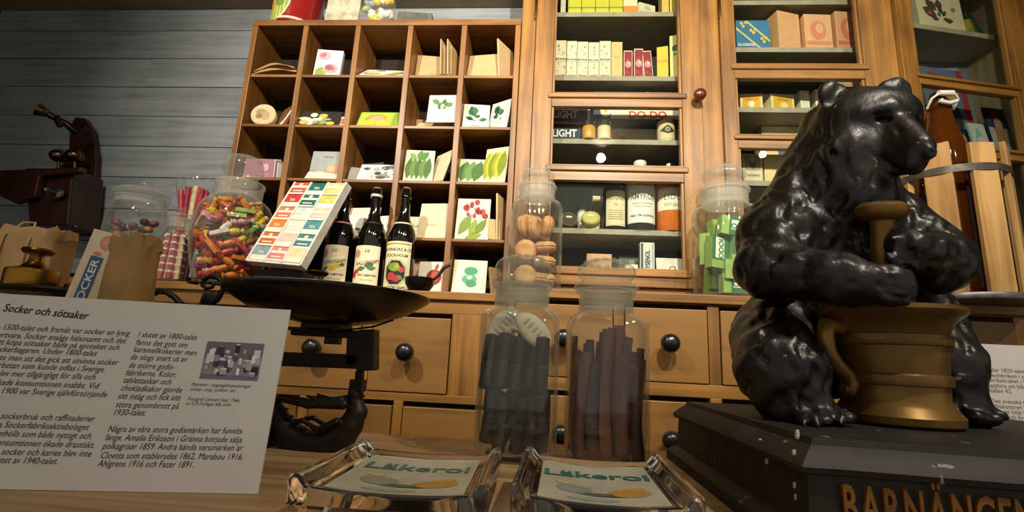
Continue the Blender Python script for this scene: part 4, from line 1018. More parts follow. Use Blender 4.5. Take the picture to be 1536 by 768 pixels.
# bunch of lollipops in clear wrap standing behind the slim jar
LB = Vector((at(272, 400, 1.555).x, 1.555, LZ)); lt_ = at(262, 268, 1.555).z-LZ
e = empty('sweet_bouquet', LB); tag(e, 'cellophane bundle of red and white candy sticks behind the slim jar', 'candy bag')
for k in range(11):
    a = -1.0+0.2*k; x = 0.056*math.sin(a)*0.9; c = ['#b8243a', '#d9c9a0', '#c8404e', '#8d1c2c', '#b8243a'][k % 5]
    MB().tube([(0.02*math.sin(a), 0.01*(k % 2), 0.0), (x*0.8, 0.012*(k % 3)-0.012, lt_*0.75), (x, 0.012*(k % 3)-0.012, lt_*(0.93-0.05*abs(a)))], 0.0085, C(c, 0.4, var=0.3, scale=60), 8).build('sweet_stick', e, smooth=50)
wr = MB(); wr.lathe([(0.02, 0.02), (0.03, lt_*.5), (0.042, lt_*.72), (0.062, lt_*.93), (0.056, lt_*1.0), (0.02, lt_*1.02)], thin_glass('cellophane', (0.97, 0.97, 0.97), 0.06, 1.5, 0.03, 0.12), 30, cap=False, lobes=(9, 0.06)); wr.build('cellophane_wrap', e, smooth=30)
# ------------------------------------------------------------------ rack of tea packets
BL, BR_, TL, TR_ = at(374, 392, 1.40), at(456, 397, 1.335), at(420, 279, 1.515), at(492, 282, 1.45)
org = (BL+BR_)/2; wv = ((BR_-BL)+(TR_-TL)); Wd = wv.length/2; wv.normalize(); upv = ((TL+TR_)/2-org); Hh = upv.length; upv = (upv-wv*upv.dot(wv)).normalized(); nv = wv.cross(upv)*-1
RM = Matrix(((wv.x, nv.x, upv.x, org.x), (wv.y, nv.y, upv.y, org.y), (wv.z, nv.z, upv.z, org.z), (0, 0, 0, 1)))
tr = empty('tea_rack', Vector((org.x, org.y+0.03, LZ))); tag(tr, 'sloping white rack of tea packets in three columns beside the bottles', 'rack')
TI = Matrix.Translation(-tr.location) @ RM
cw = Wd/3
MB().box((-Wd/2, 0.012, 0), (Wd/2, 0.018, Hh), C('#33302c', 0.6), TI).build('back_plate', tr)
for k in range(4):
    MB().box((-Wd/2+cw*k-0.004, -0.012, -0.006), (-Wd/2+cw*k+0.004, 0.014, Hh+0.002), C('#dcdad2', 0.4), TI).build('rail', tr)
MB().box((-Wd/2, -0.012, -0.008), (Wd/2, 0.014, -0.001), C('#dcdad2', 0.4), TI).build('bottom_stop', tr)
zb = org.z-LZ
sup = MB(); sup.box((-Wd/2+0.01, -0.005, 0.0), (Wd/2-0.015, 0.08, zb*0.78), C('#14100d', 0.5)); sup.build('base_box', tr, rot=(0, 0, math.atan2(wv.y, wv.x)))
TEA = [['#cf5a4a', '#c43c3a', '#d97a5a', '#d9822e', '#c96a2e', '#8aa0a6'], ['#1f6a5a', '#1f6a5a', '#c9d6cf', '#e6dcd0', '#e2c6b8', '#d98a86'], ['#d9c56a', '#d0c060', '#e3c2ae', '#4f8f96', '#3f7f8c', '#e8d9a8']]
TNAM = [['coral', 'red', 'salmon', 'orange', 'amber', 'grey-blue'], ['dark green', 'bottle green', 'pale green', 'ivory', 'beige', 'rose'], ['yellow', 'mustard', 'peach', 'turquoise', 'teal', 'straw coloured']]
for c in range(3):
    z = 0.0; hs_ = [Hh*0.24, Hh*0.20, Hh*0.20, Hh*0.16, Hh*0.12, Hh*0.08][::-1] if False else [Hh/6*(1.0+0.12*((i+c) % 2)-0.06) for i in range(6)]
    for r_ in range(6):
        colr = TEA[c][5-r_]; h = Hh/6-0.001; mb = MB()
        P0 = Vector((-Wd/2+cw*(c+.5), 0, Hh/6*r_+0.0005))
        mb.box((-cw/2+0.0048, -0.010-0.0012*((r_+c) % 3), 0), (cw/2-0.0048, 0.0118, h), C(colr, 0.5))
        o = mb.build('tea_packet'); o.matrix_world = RM @ Matrix.Translation(P0)
        tag(o, '%s tea packet, row %s of the %s column of the rack' % (TNAM[c][5-r_], ('six', 'five', 'four', 'three', 'two', 'one')[r_], ('first', 'second', 'third')[c]), 'packet', 'tea packets in the rack')
        pm_ = MB(); draw(pm_, [('r', -.5, .55, .5, .72, '#efe6d2'), ('e', 0, .82, .13, .12, '#e9dcb8'), ('r', -.32, .25, .32, .33, '#efe6d2'), ('r', -.5, 0, .5, .12, '#f0e8d8')] if (r_+c) % 2 else [('r', -.5, .0, .5, .35, '#efe4cf'), ('t', 'TEA', 0, .46, .28, '#f4ecd8', dict(bold=.01))], -0.010-0.0012*((r_+c) % 3), cw-0.0096, h); pm_.build('printed_front', o)
# ------------------------------------------------------------------ juice bottles
BOTG = C('#0c0908', 0.08, var=0.3, coat=0.6); 
def bottle(name, label, loc, prof, mat, seg=36, smooth=50, cat='bottle', group=None):
    mb = MB(); mb.lathe(prof, mat, seg); o = mb.build(name, loc=loc, smooth=smooth); return tag(o, label, cat, group)
def wrap(parent, r, z0, z1, a0, a1, shapes, base='#e6d9b4', name='paper_label', n=18, depth=0.0007):
    """label bent round a bottle: shapes in u (-.5...5), v (0..1); a0..a1 angles about -y"""
    H = z1-z0; span = a1-a0
    mb = MB(); v = []
    for j in range(2):
        for i in range(n+1):
            a = a0+span*i/n; v.append((math.sin(a)*(r+depth), -math.cos(a)*(r+depth), z0+H*j))
    mb.add(v, [(i, i+1, n+1+i+1, n+1+i) for i in range(n)], C(base, 0.65, var=0.08, scale=25)); lab = mb.build(name, parent, smooth=60)
    if shapes:
        fl = MB(); draw(fl, shapes, 0.0, span*r, H); 
        nf = []; nm_ = []; nv_ = list(fl.v); ds = r*0.16
        for fc, mi_ in zip(fl.f, fl.m):
            P = [fl.v[i] for i in fc]; x0 = min(a[0] for a in P); x1 = max(a[0] for a in P)
            if x1-x0 < ds*1.2 or len(fc) < 4: nf.append(fc); nm_.append(mi_); continue
            for c in range(int((x1-x0)/ds)+1):
                Q = P
                for lim, sg in ((x0+c*ds, 1), (min(x1, x0+(c+1)*ds), -1)):
                    out = []
                    for a, b in zip(Q, Q[1:]+Q[:1]):
                        ia, ib = (a[0]-lim)*sg >= -1e-9, (b[0]-lim)*sg >= -1e-9
                        if ia: out.append(a)
                        if ia != ib:
                            t_ = (lim-a[0])/(b[0]-a[0]); out.append(tuple(a[k]+(b[k]-a[k])*t_ for k in range(3)))
                    Q = out
                    if not Q: break
                if len(Q) >= 3: nf.append(tuple(range(len(nv_), len(nv_)+len(Q)))); nm_.append(mi_); nv_ += Q
        fl.v, fl.f, fl.m = nv_, nf, nm_
        vv = []
        for x, y, z in fl.v:
            a = (a0+a1)/2+x/r; rr = r+depth-y*0.6+0.0002; vv.append((math.sin(a)*rr, -math.cos(a)*rr, z0+z))
        fl.v = vv; fl.build('printing', lab)
    return lab
def fruit_label(kind):
    s = [('r', -.46, .03, .46, .97, '#e9dcb6')]
    s += [('e', -.30, .80, .14, .10, '#c98a86'), ('e', -.36, .30, .10, .09, '#c6352c'), ('p', [(-.25, .48), (.42, .66), (.44, .80), (-.23, .62)], '#efe4c4')]
    if kind == 'CITRONSAFT':
        s += [('e', .04, .44, .12, .07, '#d9c022'), ('e', .2, .50, .10, .06, '#d6bd2a'), ('l', -.1, .46, -.3, .38, .25, '#4a6a38'), ('l', .24, .5, .42, .56, .3, '#4a6a38')]
    else:
        s += [('l', .0, .5, .3, .56, .35, '#3f6a4a'), ('l', .05, .46, -.22, .42, .3, '#4a7250'), ('e', -.24, .38, .08, .05, '#b8382e'), ('l', .1, .44, .38, .48, .25, '#4f7a52')]
    s += [('t', 'Lilj', .05, .84, .10, '#33402c', dict(shear=.3)), ('t', kind, .10, .555, .115, '#6b5a2a' if kind[0] == 'C' else '#8a3a34', dict(rot=.17, bold=.015, wide=.78)), ('t', 'från Lagerman', .12, .27, .075, '#4a1f18', dict(bold=.01)), ('t', 'STOCKHOLM', .12, .16, .045, '#8a7a58'), ('r', -.46, .04, .46, .055, '#b87a6a')]
    return s
BOT = [(0, 0), (0.043, 0), (0.0455, 0.004), (0.0455, 0.150), (0.0445, 0.166), (0.039, 0.182), (0.030, 0.198), (0.0205, 0.214), (0.0165, 0.235), (0.0150, 0.262), (0.0150, 0.276), (0.0185, 0.278), (0.0185, 0.288), (0.0165, 0.290), (0.0165, 0.303), (0.0145, 0.305), (0, 0.305)]
for k, (px, nm, lab) in enumerate(((503, 'CITRONSAFT', 'dark juice bottle with lemon label, nearest the tea rack'), (551, 'HALLONSAFT', 'dark juice bottle with raspberry label between two others'), (597, None, 'dark juice bottle with strawberry label, nearest the square jars'))):
    loc = Vector((at(px, 425, 1.525).x, 1.525, LZ)); hsc = (at(px+5, 284, 1.525).z-LZ)/0.305
    o = bottle('juice_bottle', lab, loc, [(r, z*hsc) for r, z in BOT], BOTG, group='juice bottles')
    if nm: wrap(o, 0.0455, 0.012, 0.128*hsc, -1.05, 1.05, fruit_label(nm))
    else:
        oct_ = [(.34*math.cos(math.pi*q/4+.39)+.0, .36+.26*math.sin(math.pi*q/4+.39)) for q in range(8)]
        wrap(o, 0.0455, 0.006, 0.142*hsc, -1.05, 1.05, [('r', -.46, .02, .46, .98, '#e6d9ac'), ('r', -.44, .93, .44, .96, '#a08a4a'), ('t', 'TH.WINBORG & CO', 0, .80, .085, '#2a221a', dict(bold=.02, wide=.82)), ('t', 'STOCKHOLM', -.02, .68, .08, '#2a221a', dict(bold=.02)), ('p', [(.42*math.cos(math.pi*q/4+.39), .36+.31*math.sin(math.pi*q/4+.39)) for q in range(8)], '#b8b890'), ('p', oct_, '#15120e'), ('e', -.12, .28, .13, .08, '#b0302a'), ('e', .06, .24, .12, .07, '#a82a28'), ('e', .20, .42, .10, .06, '#b8383a'), ('e', -.02, .46, .18, .08, '#7a9a2c'), ('e', .04, .50, .08, .05, '#c9b52c'), ('l', -.24, .42, .0, .56, .3, '#5a8a34'), ('l', .1, .3, .26, .22, .3, '#5a8a34'), ('t', 'HALLON SAFT', 0, .035, .07, '#2a221a', dict(bold=.02))], base='#e6d9ac')
    wrap(o, 0.0305, 0.196*hsc, 0.2*hsc, -1.9, 1.9, None, base=('#c9927c', '#0f0d0b', '#d9c99c')[k], name='neck_band')
    if k == 1: wrap(o, 0.0186, 0.279*hsc, 0.287*hsc, -3.1, 3.1, None, base='#b8b8ae', name='neck_wire')
    mb = MB(); mb.lathe([(0.0125, 0.305*hsc), (0.0125, 0.309*hsc), (0, 0.309*hsc)], C('#8a6a48', 0.8), 16); mb.build('cork', o, smooth=50)
# scoop lying behind the pan
mb = MB(); p0 = at(616, 424, 1.45); sco = empty('scoop', (p0.x, 1.44, LZ)); tag(sco, 'dark metal scoop with curved handle beside the strawberry juice bottle', 'scoop')
MB().lathe([(0.0, 0.0), (0.03, 0.002), (0.042, 0.02), (0.045, 0.04), (0.043, 0.04), (0.04, 0.02), (0.028, 0.005), (0, 0.004)], C('#15110f', 0.35, 0.4), 28, cap=False).build('bowl', sco, loc=(0.03, 0, 0), smooth=50)
MB().tube([(0.07, 0, 0.036), (0.085, 0, 0.05), (0.1, -.0, 0.075), (0.118, 0, 0.085)], [0.004, 0.005, 0.006, 0.005], C('#2a1710', 0.4), 8).build('handle', sco, smooth=50)
# ------------------------------------------------------------------ macaroon jar
KJ = Vector((at(801, 420, 1.50).x, 1.50, RZ)); KH = at(804, 308, 1.50).z-RZ
jar('glass_jar', 'tall round glass jar of biscuits in front of the cabinet', KJ, 0.083, KH+0.012, 0.056, 0.050, (0.058, at(806, 255, 1.50).z-RZ-KH-0.06))
BISC = C('#b98a55', 0.75, var=0.2, scale=35, bump=0.3); BIS2 = C('#c9a06c', 0.75, var=0.2, scale=35, bump=0.3)
def biscuit():
    mb = MB(); mb.lathe([(0, -.016), (0.024, -.016), (0.032, -.010), (0.034, -.003), (0.0315, 0), (0.034, 0.003), (0.032, 0.010), (0.024, 0.016), (0.016, 0.0165), (0.010, 0.0135), (0, 0.0125)], BISC, 28); return mb.mesh('biscuit', 40)
bme = biscuit()
for k, (x, y, z, rx, ry, tx) in enumerate(((-0.030, -0.03, 0.045, 1.3, 0.2, 'lowest left'), (0.036, -0.02, 0.040, 0.2, 0.1, 'lowest right'), (-0.033, -0.036, 0.122, 1.45, .15, 'standing face-on, middle left'), (0.036, -0.030, 0.090, 0.1, 0.1, 'lying flat, second from the bottom right'), (0.036, -0.030, 0.135, .12, -.06, 'lying flat, third up on the right'), (-0.044, -0.028, 0.200, .3, 1.5, 'standing on edge at the upper left'), (-0.006, -0.036, 0.196, .3, 1.5, 'standing on edge, upper middle'), (0.040, -0.030, 0.200, .3, -1.45, 'tilted, at the upper right'), (-0.02, 0.034, 0.235, .3, .2, 'topmost, at the back'), (0.02, 0.038, 0.16, .3, .4, 'behind the others, half way up'), (0.0, 0.036, 0.07, 1.2, .3, 'behind the others, near the bottom'))):
    o = bpy.data.objects.new('biscuit', bme); COL.objects.link(o); o.location = KJ+Vector((x*0.86, y*0.85, z)); o.rotation_euler = (rx, ry, 0); o.scale = (1.03,)*3
    tag(o, 'round sandwich biscuit in the tall jar, '+tx, 'biscuit', 'biscuits in the jar')
# ------------------------------------------------------------------ ODOL jar
OJ = Vector((at(1092, 430, 1.49).x, 1.49, RZ)); OH = at(1088, 312, 1.49).z-RZ
jar('glass_jar', 'glass jar of green mint packets behind the bear', OJ, 0.098, OH, 0.068, 0.056, (0.070, at(1086, 250, 1.49).z-RZ-OH-0.056), foot=0.95)
def odol():
    mb = MB(); mb.box((-0.052, -0.017, -0.030), (0.052, 0.017, 0.030), C('#8aae54', 0.55, var=0.1)); me = mb.mesh('mint_packet')
    pm = MB(); sh = [('r', -.26, -.5, .5, .5, '#2a6a42'), ('r', -.20, -.22, .44, .30, '#dfe9c8'), ('t', 'ODOL', .12, -.17, .40, '#2a6a40', dict(bold=.04, wide=1.0))]
    draw(pm, sh, -0.017, 0.104, 0.060); return me, pm.mesh('printed_front')
om, op = odol()
for k, (x, y, z, rx, ry, rz, nm) in enumerate(((0.010, -0.050, 0.205, .0, 0.12, .12, 'topmost, tilted'), (0.022, -0.046, 0.145, .0, -1.45, .1, 'upright, middle right'), (-0.042, -0.040, 0.130, 0, -1.5, .35, 'upright, middle'), (-0.054, 0.004, 0.145, 0, -1.52, 1.0, 'upright at the left wall'), (0.020, -0.046, 0.078, 0, 0.03, .05, 'second from the bottom'), (0.014, -0.034, 0.045-0.006, 0, 0.0, .12, 'lowest in front'), (-0.02, 0.054, 0.07, 0, -1.5, 0.1, 'low at the left wall'), (0.0, 0.03, 0.14, 0, .2, .2, 'behind the others'), (0.0, 0.012, 0.215, .0, -.1, .3, 'high up behind the topmost'), (0.0, 0.03, 0.06, 0, .0, .0, 'bottom layer at the back'))):
    o = bpy.data.objects.new('mint_packet', om); COL.objects.link(o); o.location = OJ+Vector((x, y, z)); o.rotation_euler = (rx, ry, rz)
    tag(o, 'green mint packet in the jar behind the bear, '+nm, 'packet', 'mint packets in the jar')
    o.scale = (.93,)*3
    c = bpy.data.objects.new('printed_front', op); COL.objects.link(c); c.parent = o
# ------------------------------------------------------------------ bottle crate at the right
KY = 1.42; KC = Vector((at(1448, 452, KY).x, KY, RZ)); KR = (at(1530, 452, KY).x-at(1364, 448, KY).x)/2
ck = empty('bottle_crate', KC); tag(ck, 'round wooden slat crate with iron hoop holding a bottle, right of the bear', 'crate')
MB().lathe([(0, 0), (KR, 0), (KR+0.002, 0.003), (KR+0.002, 0.013), (KR, 0.016), (0, 0.016)], C('#77777a', 0.45, 0.7, var=0.3), 48, cap=False).build('metal_base', ck, smooth=40)
SLAT = wood('crate_slat_wood', '#855c2a', '#c9a062', 'z', rough=0.7, coat=0)
hS = at(1440, 216, KY-KR+0.03).z-RZ; Rs = KR-0.022
for k in range(8):
    a = 2*math.pi*k/8-0.04; wdt = 0.060; h = hS*(1+0.03*math.sin(k*2.1))
    mb = MB(); mb.box((-wdt/2, -0.008, 0.0165), (wdt/2, 0.006, h), SLAT); mb.build('slat', ck, loc=(math.sin(a)*Rs, -math.cos(a)*Rs, 0), rot=(0, 0, a), bevel=0.002)
hz_ = at(1440, 250, KY-KR+0.02).z-RZ
for z in (hz_, 0.10):
    mb = MB(); mb.lathe([(Rs+0.008, z-0.010), (Rs+0.0115, z-0.010), (Rs+0.0115, z+0.010), (Rs+0.008, z+0.010), (Rs+0.008, z-0.010)], C('#5a544c', 0.5, 0.6, var=0.3), 48, cap=False)
    if z == hz_: mb.build('iron_hoop', ck, smooth=40)
AMB = C('#4a2408', 0.08, var=0.3, coat=0.5)
m, N, L, b = base_mat('amber_glass'); b.inputs['Base Color'].default_value = (*lin('#6e3a0e'), 1); b.inputs['Roughness'].default_value = 0.05; b.inputs['Transmission Weight'].default_value = 0.65; b.inputs['IOR'].default_value = 1.3; AMB = m
bt = at(1408, 142, KY+0.0).z-RZ
BT = Vector((at(1410, 180, KY).x-0.008, KY-0.012, RZ+0.0165)); hb_ = bt-0.03
o = bottle('swing_top_bottle', 'amber glass bottle with white wire closure standing in the slat crate', BT, [(0, 0), (0.052, 0), (0.055, 0.005), (0.055, hb_*.55), (0.053, hb_*.62), (0.046, hb_*.74), (0.033, hb_*.84), (0.026, hb_*.92), (0.029, hb_*.925), (0.029, hb_*.955), (0.024, hb_*.96), (0.024, hb_*.975), (0, hb_*.975)], AMB)
MB().ell((0, 0, hb_*1.0), (0.021, 0.021, 0.015), C('#171414', 0.3), 18, 10).build('stopper', o, smooth=60)
wm = MB(); W_ = C('#d9d6cc', 0.35)
wm.tube([(-0.036, -0.004, hb_*.93), (-0.036, -0.026, hb_*.965), (-0.02, -0.034, hb_*.985), (0.02, -0.034, hb_*.985), (0.036, -0.026, hb_*.965), (0.036, -0.004, hb_*.93)], 0.0035, W_, 8)
wm.build('wire_bail', o, smooth=60)
MB().tube([(-0.020, -0.030, hb_*.99), (0.020, -0.030, hb_*.99)], 0.0085, W_, 10).build('porcelain_roller', o, smooth=60)
MB().tube([(-0.024, -0.034, hb_*.945), (0.0, -0.038, hb_*.93), (0.024, -0.034, hb_*.945)], 0.006, W_, 8).build('lever', o, smooth=60)
for k, (dx, dy, c) in enumerate(((0.069, 0.036, '#7a4a18'), (-0.012, 0.078, '#5a3a14'))):
    o = bottle('crate_bottle', ('second amber bottle at the right inside the slat crate', 'third amber bottle at the back inside the slat crate')[k], KC+Vector((dx, dy, 0.0165)), [(0, 0), (0.028, 0), (0.030, 0.004), (0.030, hS*.60), (0.026, hS*.7), (0.015, hS*.8), (0.014, hS*.9), (0.016, hS*.92), (0, hS*.92)], AMB)
    MB().lathe([(0.016, hS*.9), (0.0175, hS*.905), (0.0175, hS*.95), (0, hS*.95)], C('#b8242a', 0.4), 18).build('cap', o, smooth=40)
# ------------------------------------------------------------------ contents of the pigeonholes
def cellx(c, u): return PX[c]+0.009+(PX[c+1]-PX[c]-0.020)*u
def packet(c, r, u, w, h, col, label, art=None, dep=0.03, lean=0.25, rz=0.0, th=0.006, name='seed_packet', dz=0.0, cat='packet', tilt=0.0):
    loc = (cellx(c, u), PF+dep, PZ[r+1]+0.0025+dz+abs(tilt)*w*0.5)
    w = min(w, (PX[c+1]-PX[c]-0.024)/max(math.cos(rz), 0.3))
    E_ = Euler((-lean, tilt, rz)).to_matrix(); K = [E_ @ Vector((a, b, e)) for a in (-w/2, w/2) for b in (0, th) for e in (0, h)]
    x0, x1 = PX[c]+0.0095-min(k.x for k in K), PX[c+1]-0.0115-max(k.x for k in K); y0, y1 = PF+0.004-min(k.y for k in K), PB-0.001-max(k.y for k in K)
    loc = (min(max(loc[0], x0), x1), max(min(loc[1], y1), y0), PZ[r+1]+0.0025+dz)
    return carton(name, label, cat, 'seed packets in the pigeonholes' if cat == 'packet' else None, loc, w, th, h, col, art, rz, lean, tilt)
leafs = lambda c1, c2, pts: [('l', a, b, d, e, .28, (c1, c2)[i % 2]) for i, (a, b, d, e) in enumerate(pts)]
ROSE = [('r', -.5, 0, .5, 1, '#efe6d6')]+leafs('#8aa04a', '#a9b868', [(-.4, .02, -.2, .4), (-.3, .02, .0, .3), (-.45, .1, -.05, .2)])
for u, v, k in ((-.18, .78, 1.0), (.12, .34, 1.15)):
    ROSE += [('e', u, v, .24*k, .14*k, '#e3a0a8'), ('e', u-.06, v+.02, .14*k, .09*k, '#d97888'), ('e', u+.07, v-.02, .1*k, .07*k, '#e8b4b4'), ('e', u, v, .06*k, .04*k, '#c85a70')]
def plant(bg, c1, c2, seed, n=9, x0=-.35, x1=.35, y0=.2, y1=.85, txt=None):
    rr = random.Random(seed); s = [('r', -.5, 0, .5, 1, bg)]
    for k in range(n):
        u = rr.uniform(x0, x1); v = rr.uniform(y0, y1); s.append(('l', 0.3*u, (y0+v)/2, u*1.1, v, .3, (c1, c2)[k % 2]))
    if txt: s.append(('t', txt, 0, .07, .09, '#4a4a3a'))
    return s
def blobs(bg, cols, seed, n=8, sz=.13, lo=.15, hi=.85):
    rr = random.Random(seed); s = [('r', -.5, 0, .5, 1, bg)]
    for k in range(n): s.append(('e', rr.uniform(-.38, .38), rr.uniform(lo, hi), sz*rr.uniform(.6, 1.2), sz*rr.uniform(.6, 1.2), cols[k % len(cols)]))
    return s
TAN = '#b08f62'; CRM = '#d9c7a0'
# top row
def sack(c, r, u0, u1, z, label, lift, seed):
    mb = MB(); rr = random.Random(seed); x0, x1 = cellx(c, u0), cellx(c, u1); n = 10; v = []
    for j in range(2):
        for i in range(n+1):
            t = i/n; v.append((x0+(x1-x0)*t, PF+0.006+0.14*j, z+lift*math.sin(t*2.6)+rr.uniform(-.001, .001)+0.006*j)); 
    k = len(v); v += [(a, b, cc+0.006+0.004*math.sin(5*a*9)) for a, b, cc in v]
    f = [(i, i+1, n+1+i+1, n+1+i) for i in range(n)]; f = [tuple(reversed(q_)) for q_ in f]+[tuple(a+k for a in q_) for q_ in f]
    rim = list(range(n+1))+[2*n+1-i for i in range(n+1)]
    f += [(rim[i], rim[(i+1) % len(rim)], rim[(i+1) % len(rim)]+k, rim[i]+k) for i in range(len(rim))]
    mb.add(v, f, C('#a98656', 0.8, var=0.15)); return tag(mb.build('paper_bag', smooth=40), label, 'paper bag')
sack(0, 0, .02, .96, PZ[1]+0.003, 'flat brown paper bag, lower of two in the top left cell', 0.020, 1)
sack(0, 0, .05, .90, PZ[1]+0.013, 'flat brown paper bag, upper of two in the top left cell', 0.032, 2)
packet(1, 0, .42, .098, .128, '#efe6d6', 'seed packet with pink roses in the top row', ROSE, .03, .12, .12, .02)
packet(1, 0, .88, .055, .06, '#6e6a60', 'dull grey packet beside the rose seed packet', None, .12, .1)
packet(2, 0, .28, .12, .085, '#7d7a70', 'grey packet behind the white blossom packet', None, .105, .35, .25)
packet(2, 0, .52, .172, .11, '#e8e4d4', 'low leaning packet with white and yellow blossoms', blobs('#e8e4d4', ['#f4f0e6', '#d9c24a', '#8aa04a', '#f2eee2', '#6e8a3e', '#c8d0a0'], 5, 16, .12), .015, .85, .05)
packet(3, 0, .28, .115, .135, '#b8996c', 'brown paper packet with faint print in the fourth top cell', [('t', 'Morot', .1, .3, .08, '#7a5f3a')], .06, .2, .12)
packet(3, 0, .45, .13, .04, '#b8996c', 'brown packet lying low in front in the fourth top cell', None, .02, .9, -.15)
for k in range(4):
    packet(3, 0, .70+.07*k, .085, .155-.03*(k % 2), ('#c3a678', '#b8976a', '#cbb083', '#bb9a68')[k], ('first', 'second', 'third', 'fourth')[k]+' of four brown bags on edge in the fourth top cell', None, .012+.012*k, .10, 1.3, .004, 'paper_bag', tilt=.06)
packet(4, 0, .32, .125, .125, '#c0a172', 'plain brown bag leaning left in the top right cell', None, .035, .22, -.12, .006, 'paper_bag')
packet(4, 0, .88, .10, .16, '#d0b486', 'pale brown bag leaning on the right side of the top right cell', None, .05, .1, 1.05, .006, 'paper_bag', tilt=-.0)
# second row
o = MB().lathe([(0, -.012), (.042, -.012), (.045, -.009), (.045, .009), (.042, .012), (0, .012)], C('#d6c79a', 0.5, var=0.15), 40, cap=False).build('round_tin', loc=(cellx(0, .32), PF+.035, PZ[2]+.0495), rot=(math.pi/2-.12, 0, .15), smooth=40)
tag(o, 'round cream tin standing on edge in the left column', 'tin')
pm_ = MB(); draw(pm_, [('c', 0, 0, .040, '#cdb98a'), ('e', -.006, .008, .02, .014, '#a58d63'), ('e', .01, -.006, .016, .018, '#b59a6c'), ('e', -.012, -.01, .012, .01, '#8a744c')], 0, 1, 1, Matrix.Translation((0, 0, 0.0125)) @ Matrix.Rotation(-math.pi/2, 4, 'X')); pm_.build('printed_picture', o)
packet(0, 1, .80, .085, .10, '#7a4a2c', 'brown packet with white figure beside the round tin', [('p', [(-.4, .05), (.1, .3), (.4, .95), (.45, .5), (.2, .05)], '#e9e2d6')], .03, .3, -.6)
packet(1, 1, .40, .15, .075, '#1c1a18', 'wide dark packet with pale blossoms in the second row', blobs('#1c1a18', ['#d9d6b0', '#c9b44a', '#e6e2d2', '#8a9a5a'], 9, 15, .13), .02, .35, .04)
packet(1, 1, .86, .052, .055, '#d9d2c4', 'small white packet with red print beside the dark one', [('r', -.4, .3, .4, .8, '#b87a6a')], .03, .3, -.2)
packet(2, 1, .35, .10, .07, '#a83a2c', 'red edged packet behind the orange fruit packet', None, .09, .15, -.1)
packet(2, 1, .55, .165, .085, '#8fb03a', 'green packet with orange and yellow fruits', [('r', -.46, .06, .46, .94, '#a6c43e'), ('e', -.1, .5, .26, .34, '#e2874a'), ('e', -.08, .52, .18, .24, '#e8a070'), ('e', -.22, .26, .14, .2, '#e3b82e'), ('e', .08, .22, .15, .2, '#e8c63a'), ('e', .22, .4, .12, .2, '#dfae2c'), ('r', .28, .1, .42, .9, '#7f9a34')], .02, .45)
packet(3, 1, .32, .12, .10, '#b8996a', 'brown packet behind the white leaf packet', None, .12, .3, .1)
packet(3, 1, .50, .13, .06, '#cdb488', 'pale brown packet under the white leaf packet', None, .035, .7, -.1)
packet(3, 1, .72, .105, .115, '#d9d4c0', 'white packet with green lettuce print held up in front', plant('#d9d4c0', '#3f6632', '#587f40', 3, 14, -.35, .35, .5, .9)+[('r', -.3, .45, .3, .455, '#777777')], .012, .12, -.03, .006, dz=.018)
packet(4, 1, .27, .095, .115, '#dcd6c2', 'white packet with dark green leaves, first of two alike', plant('#dcd6c2', '#26523a', '#356a42', 8, 11, -.38, .38, .25, .95, 'Spenat'), .02, .3, .10)
packet(4, 1, .84, .085, .125, '#dcd6c2', 'white packet with dark green leaves, leaning beside its twin', plant('#dcd6c2', '#26523a', '#356a42', 12, 9, -.3, .38, .3, .95), .03, .2, -.55)
# third row
packet(0, 2, .50, .13, .075, '#9a6a78', 'mauve box with pale crest in the left column', [('r', -.5, .0, .5, .04, '#d9c0b8'), ('e', .1, .55, .09, .2, '#c9a4a8'), ('t', 'Ranunkel', .08, .14, .13, '#d9bcc0')], .02, .05, .05, .06, 'paper_box', cat='carton')
for k in range(3): packet(0, 2, .88+.035*k, .05, .07-.006*k, ('#c9b8a4', '#5a5a6a', '#d0c4b8')[k], ('pale', 'slate', 'ivory')[k]+' small booklet on edge beside the mauve box', None, .02, .05, 1.2, .005, 'booklet', cat='booklet')
packet(1, 2, .58, .125, .135, '#8f989a', 'grey blue packet with a portrait print in the third row', [('r', -.5, .4, .5, 1, '#9aa2a0'), ('e', .16, .42, .2, .16, '#c98a68'), ('e', .14, .46, .13, .1, '#d9b08c'), ('e', -.18, .3, .2, .09, '#b8b4a4'), ('t', 'Wiktoria', 0, .8, .08, '#5a6468')], .06, .15)
packet(1, 2, .60, .12, .055, '#ded6c4', 'white packet lying before the portrait packet', None, .03, .7, .12)
packet(2, 2, .30, .10, .10, '#4a4640', 'dark packet with white flowers behind the striped ones', plant('#4a4640', '#b8b4a0', '#8a8878', 5, 7), .07, .3, -.3)
packet(2, 2, .28, .09, .07, '#8f8d86', 'grey packet leaning at the left of the black and white one', None, .03, .5, .25)
packet(2, 2, .62, .14, .085, '#d9d8d2', 'black and white flower packet in the third row', blobs('#d9d8d2', ['#f0efe8', '#5a5a58', '#b4b4ae', '#8a8a86', '#e6e6de', '#44443f'], 3, 22, .11), .02, .5)
packet(3, 2, .32, .105, .13, '#cfd0b0', 'packet printed with green pea pods', [('r', -.5, 0, .5, 1, '#d3d2b2')]+[('l', -.38+.16*k, .1, -.3+.16*k, .78, .16, ('#3f6326', '#5c7d30')[k % 2]) for k in range(5)]+leafs('#4a7a2c', '#6a9a3a', [(0, .7, .3, .95), (-.1, .7, -.35, .9), (.0, .65, .05, 1.0)]), .03, .12, .06)
packet(3, 2, .80, .095, .135, '#d9c9a4', 'blank cream bag leaning right of the pea packet', None, .03, .3, -.75, .008, 'paper_bag')
packet(4, 2, .24, .092, .105, '#cfd2a4', 'packet printed with fat green cucumbers', [('r', -.5, 0, .5, 1, '#d6d4ac')]+[('l', -.4+.25*k, .08, -.2+.27*k, .92, .25, ('#4a6f30', '#5f8440', '#3f652c')[k]) for k in range(3)], .03, .25, .04)
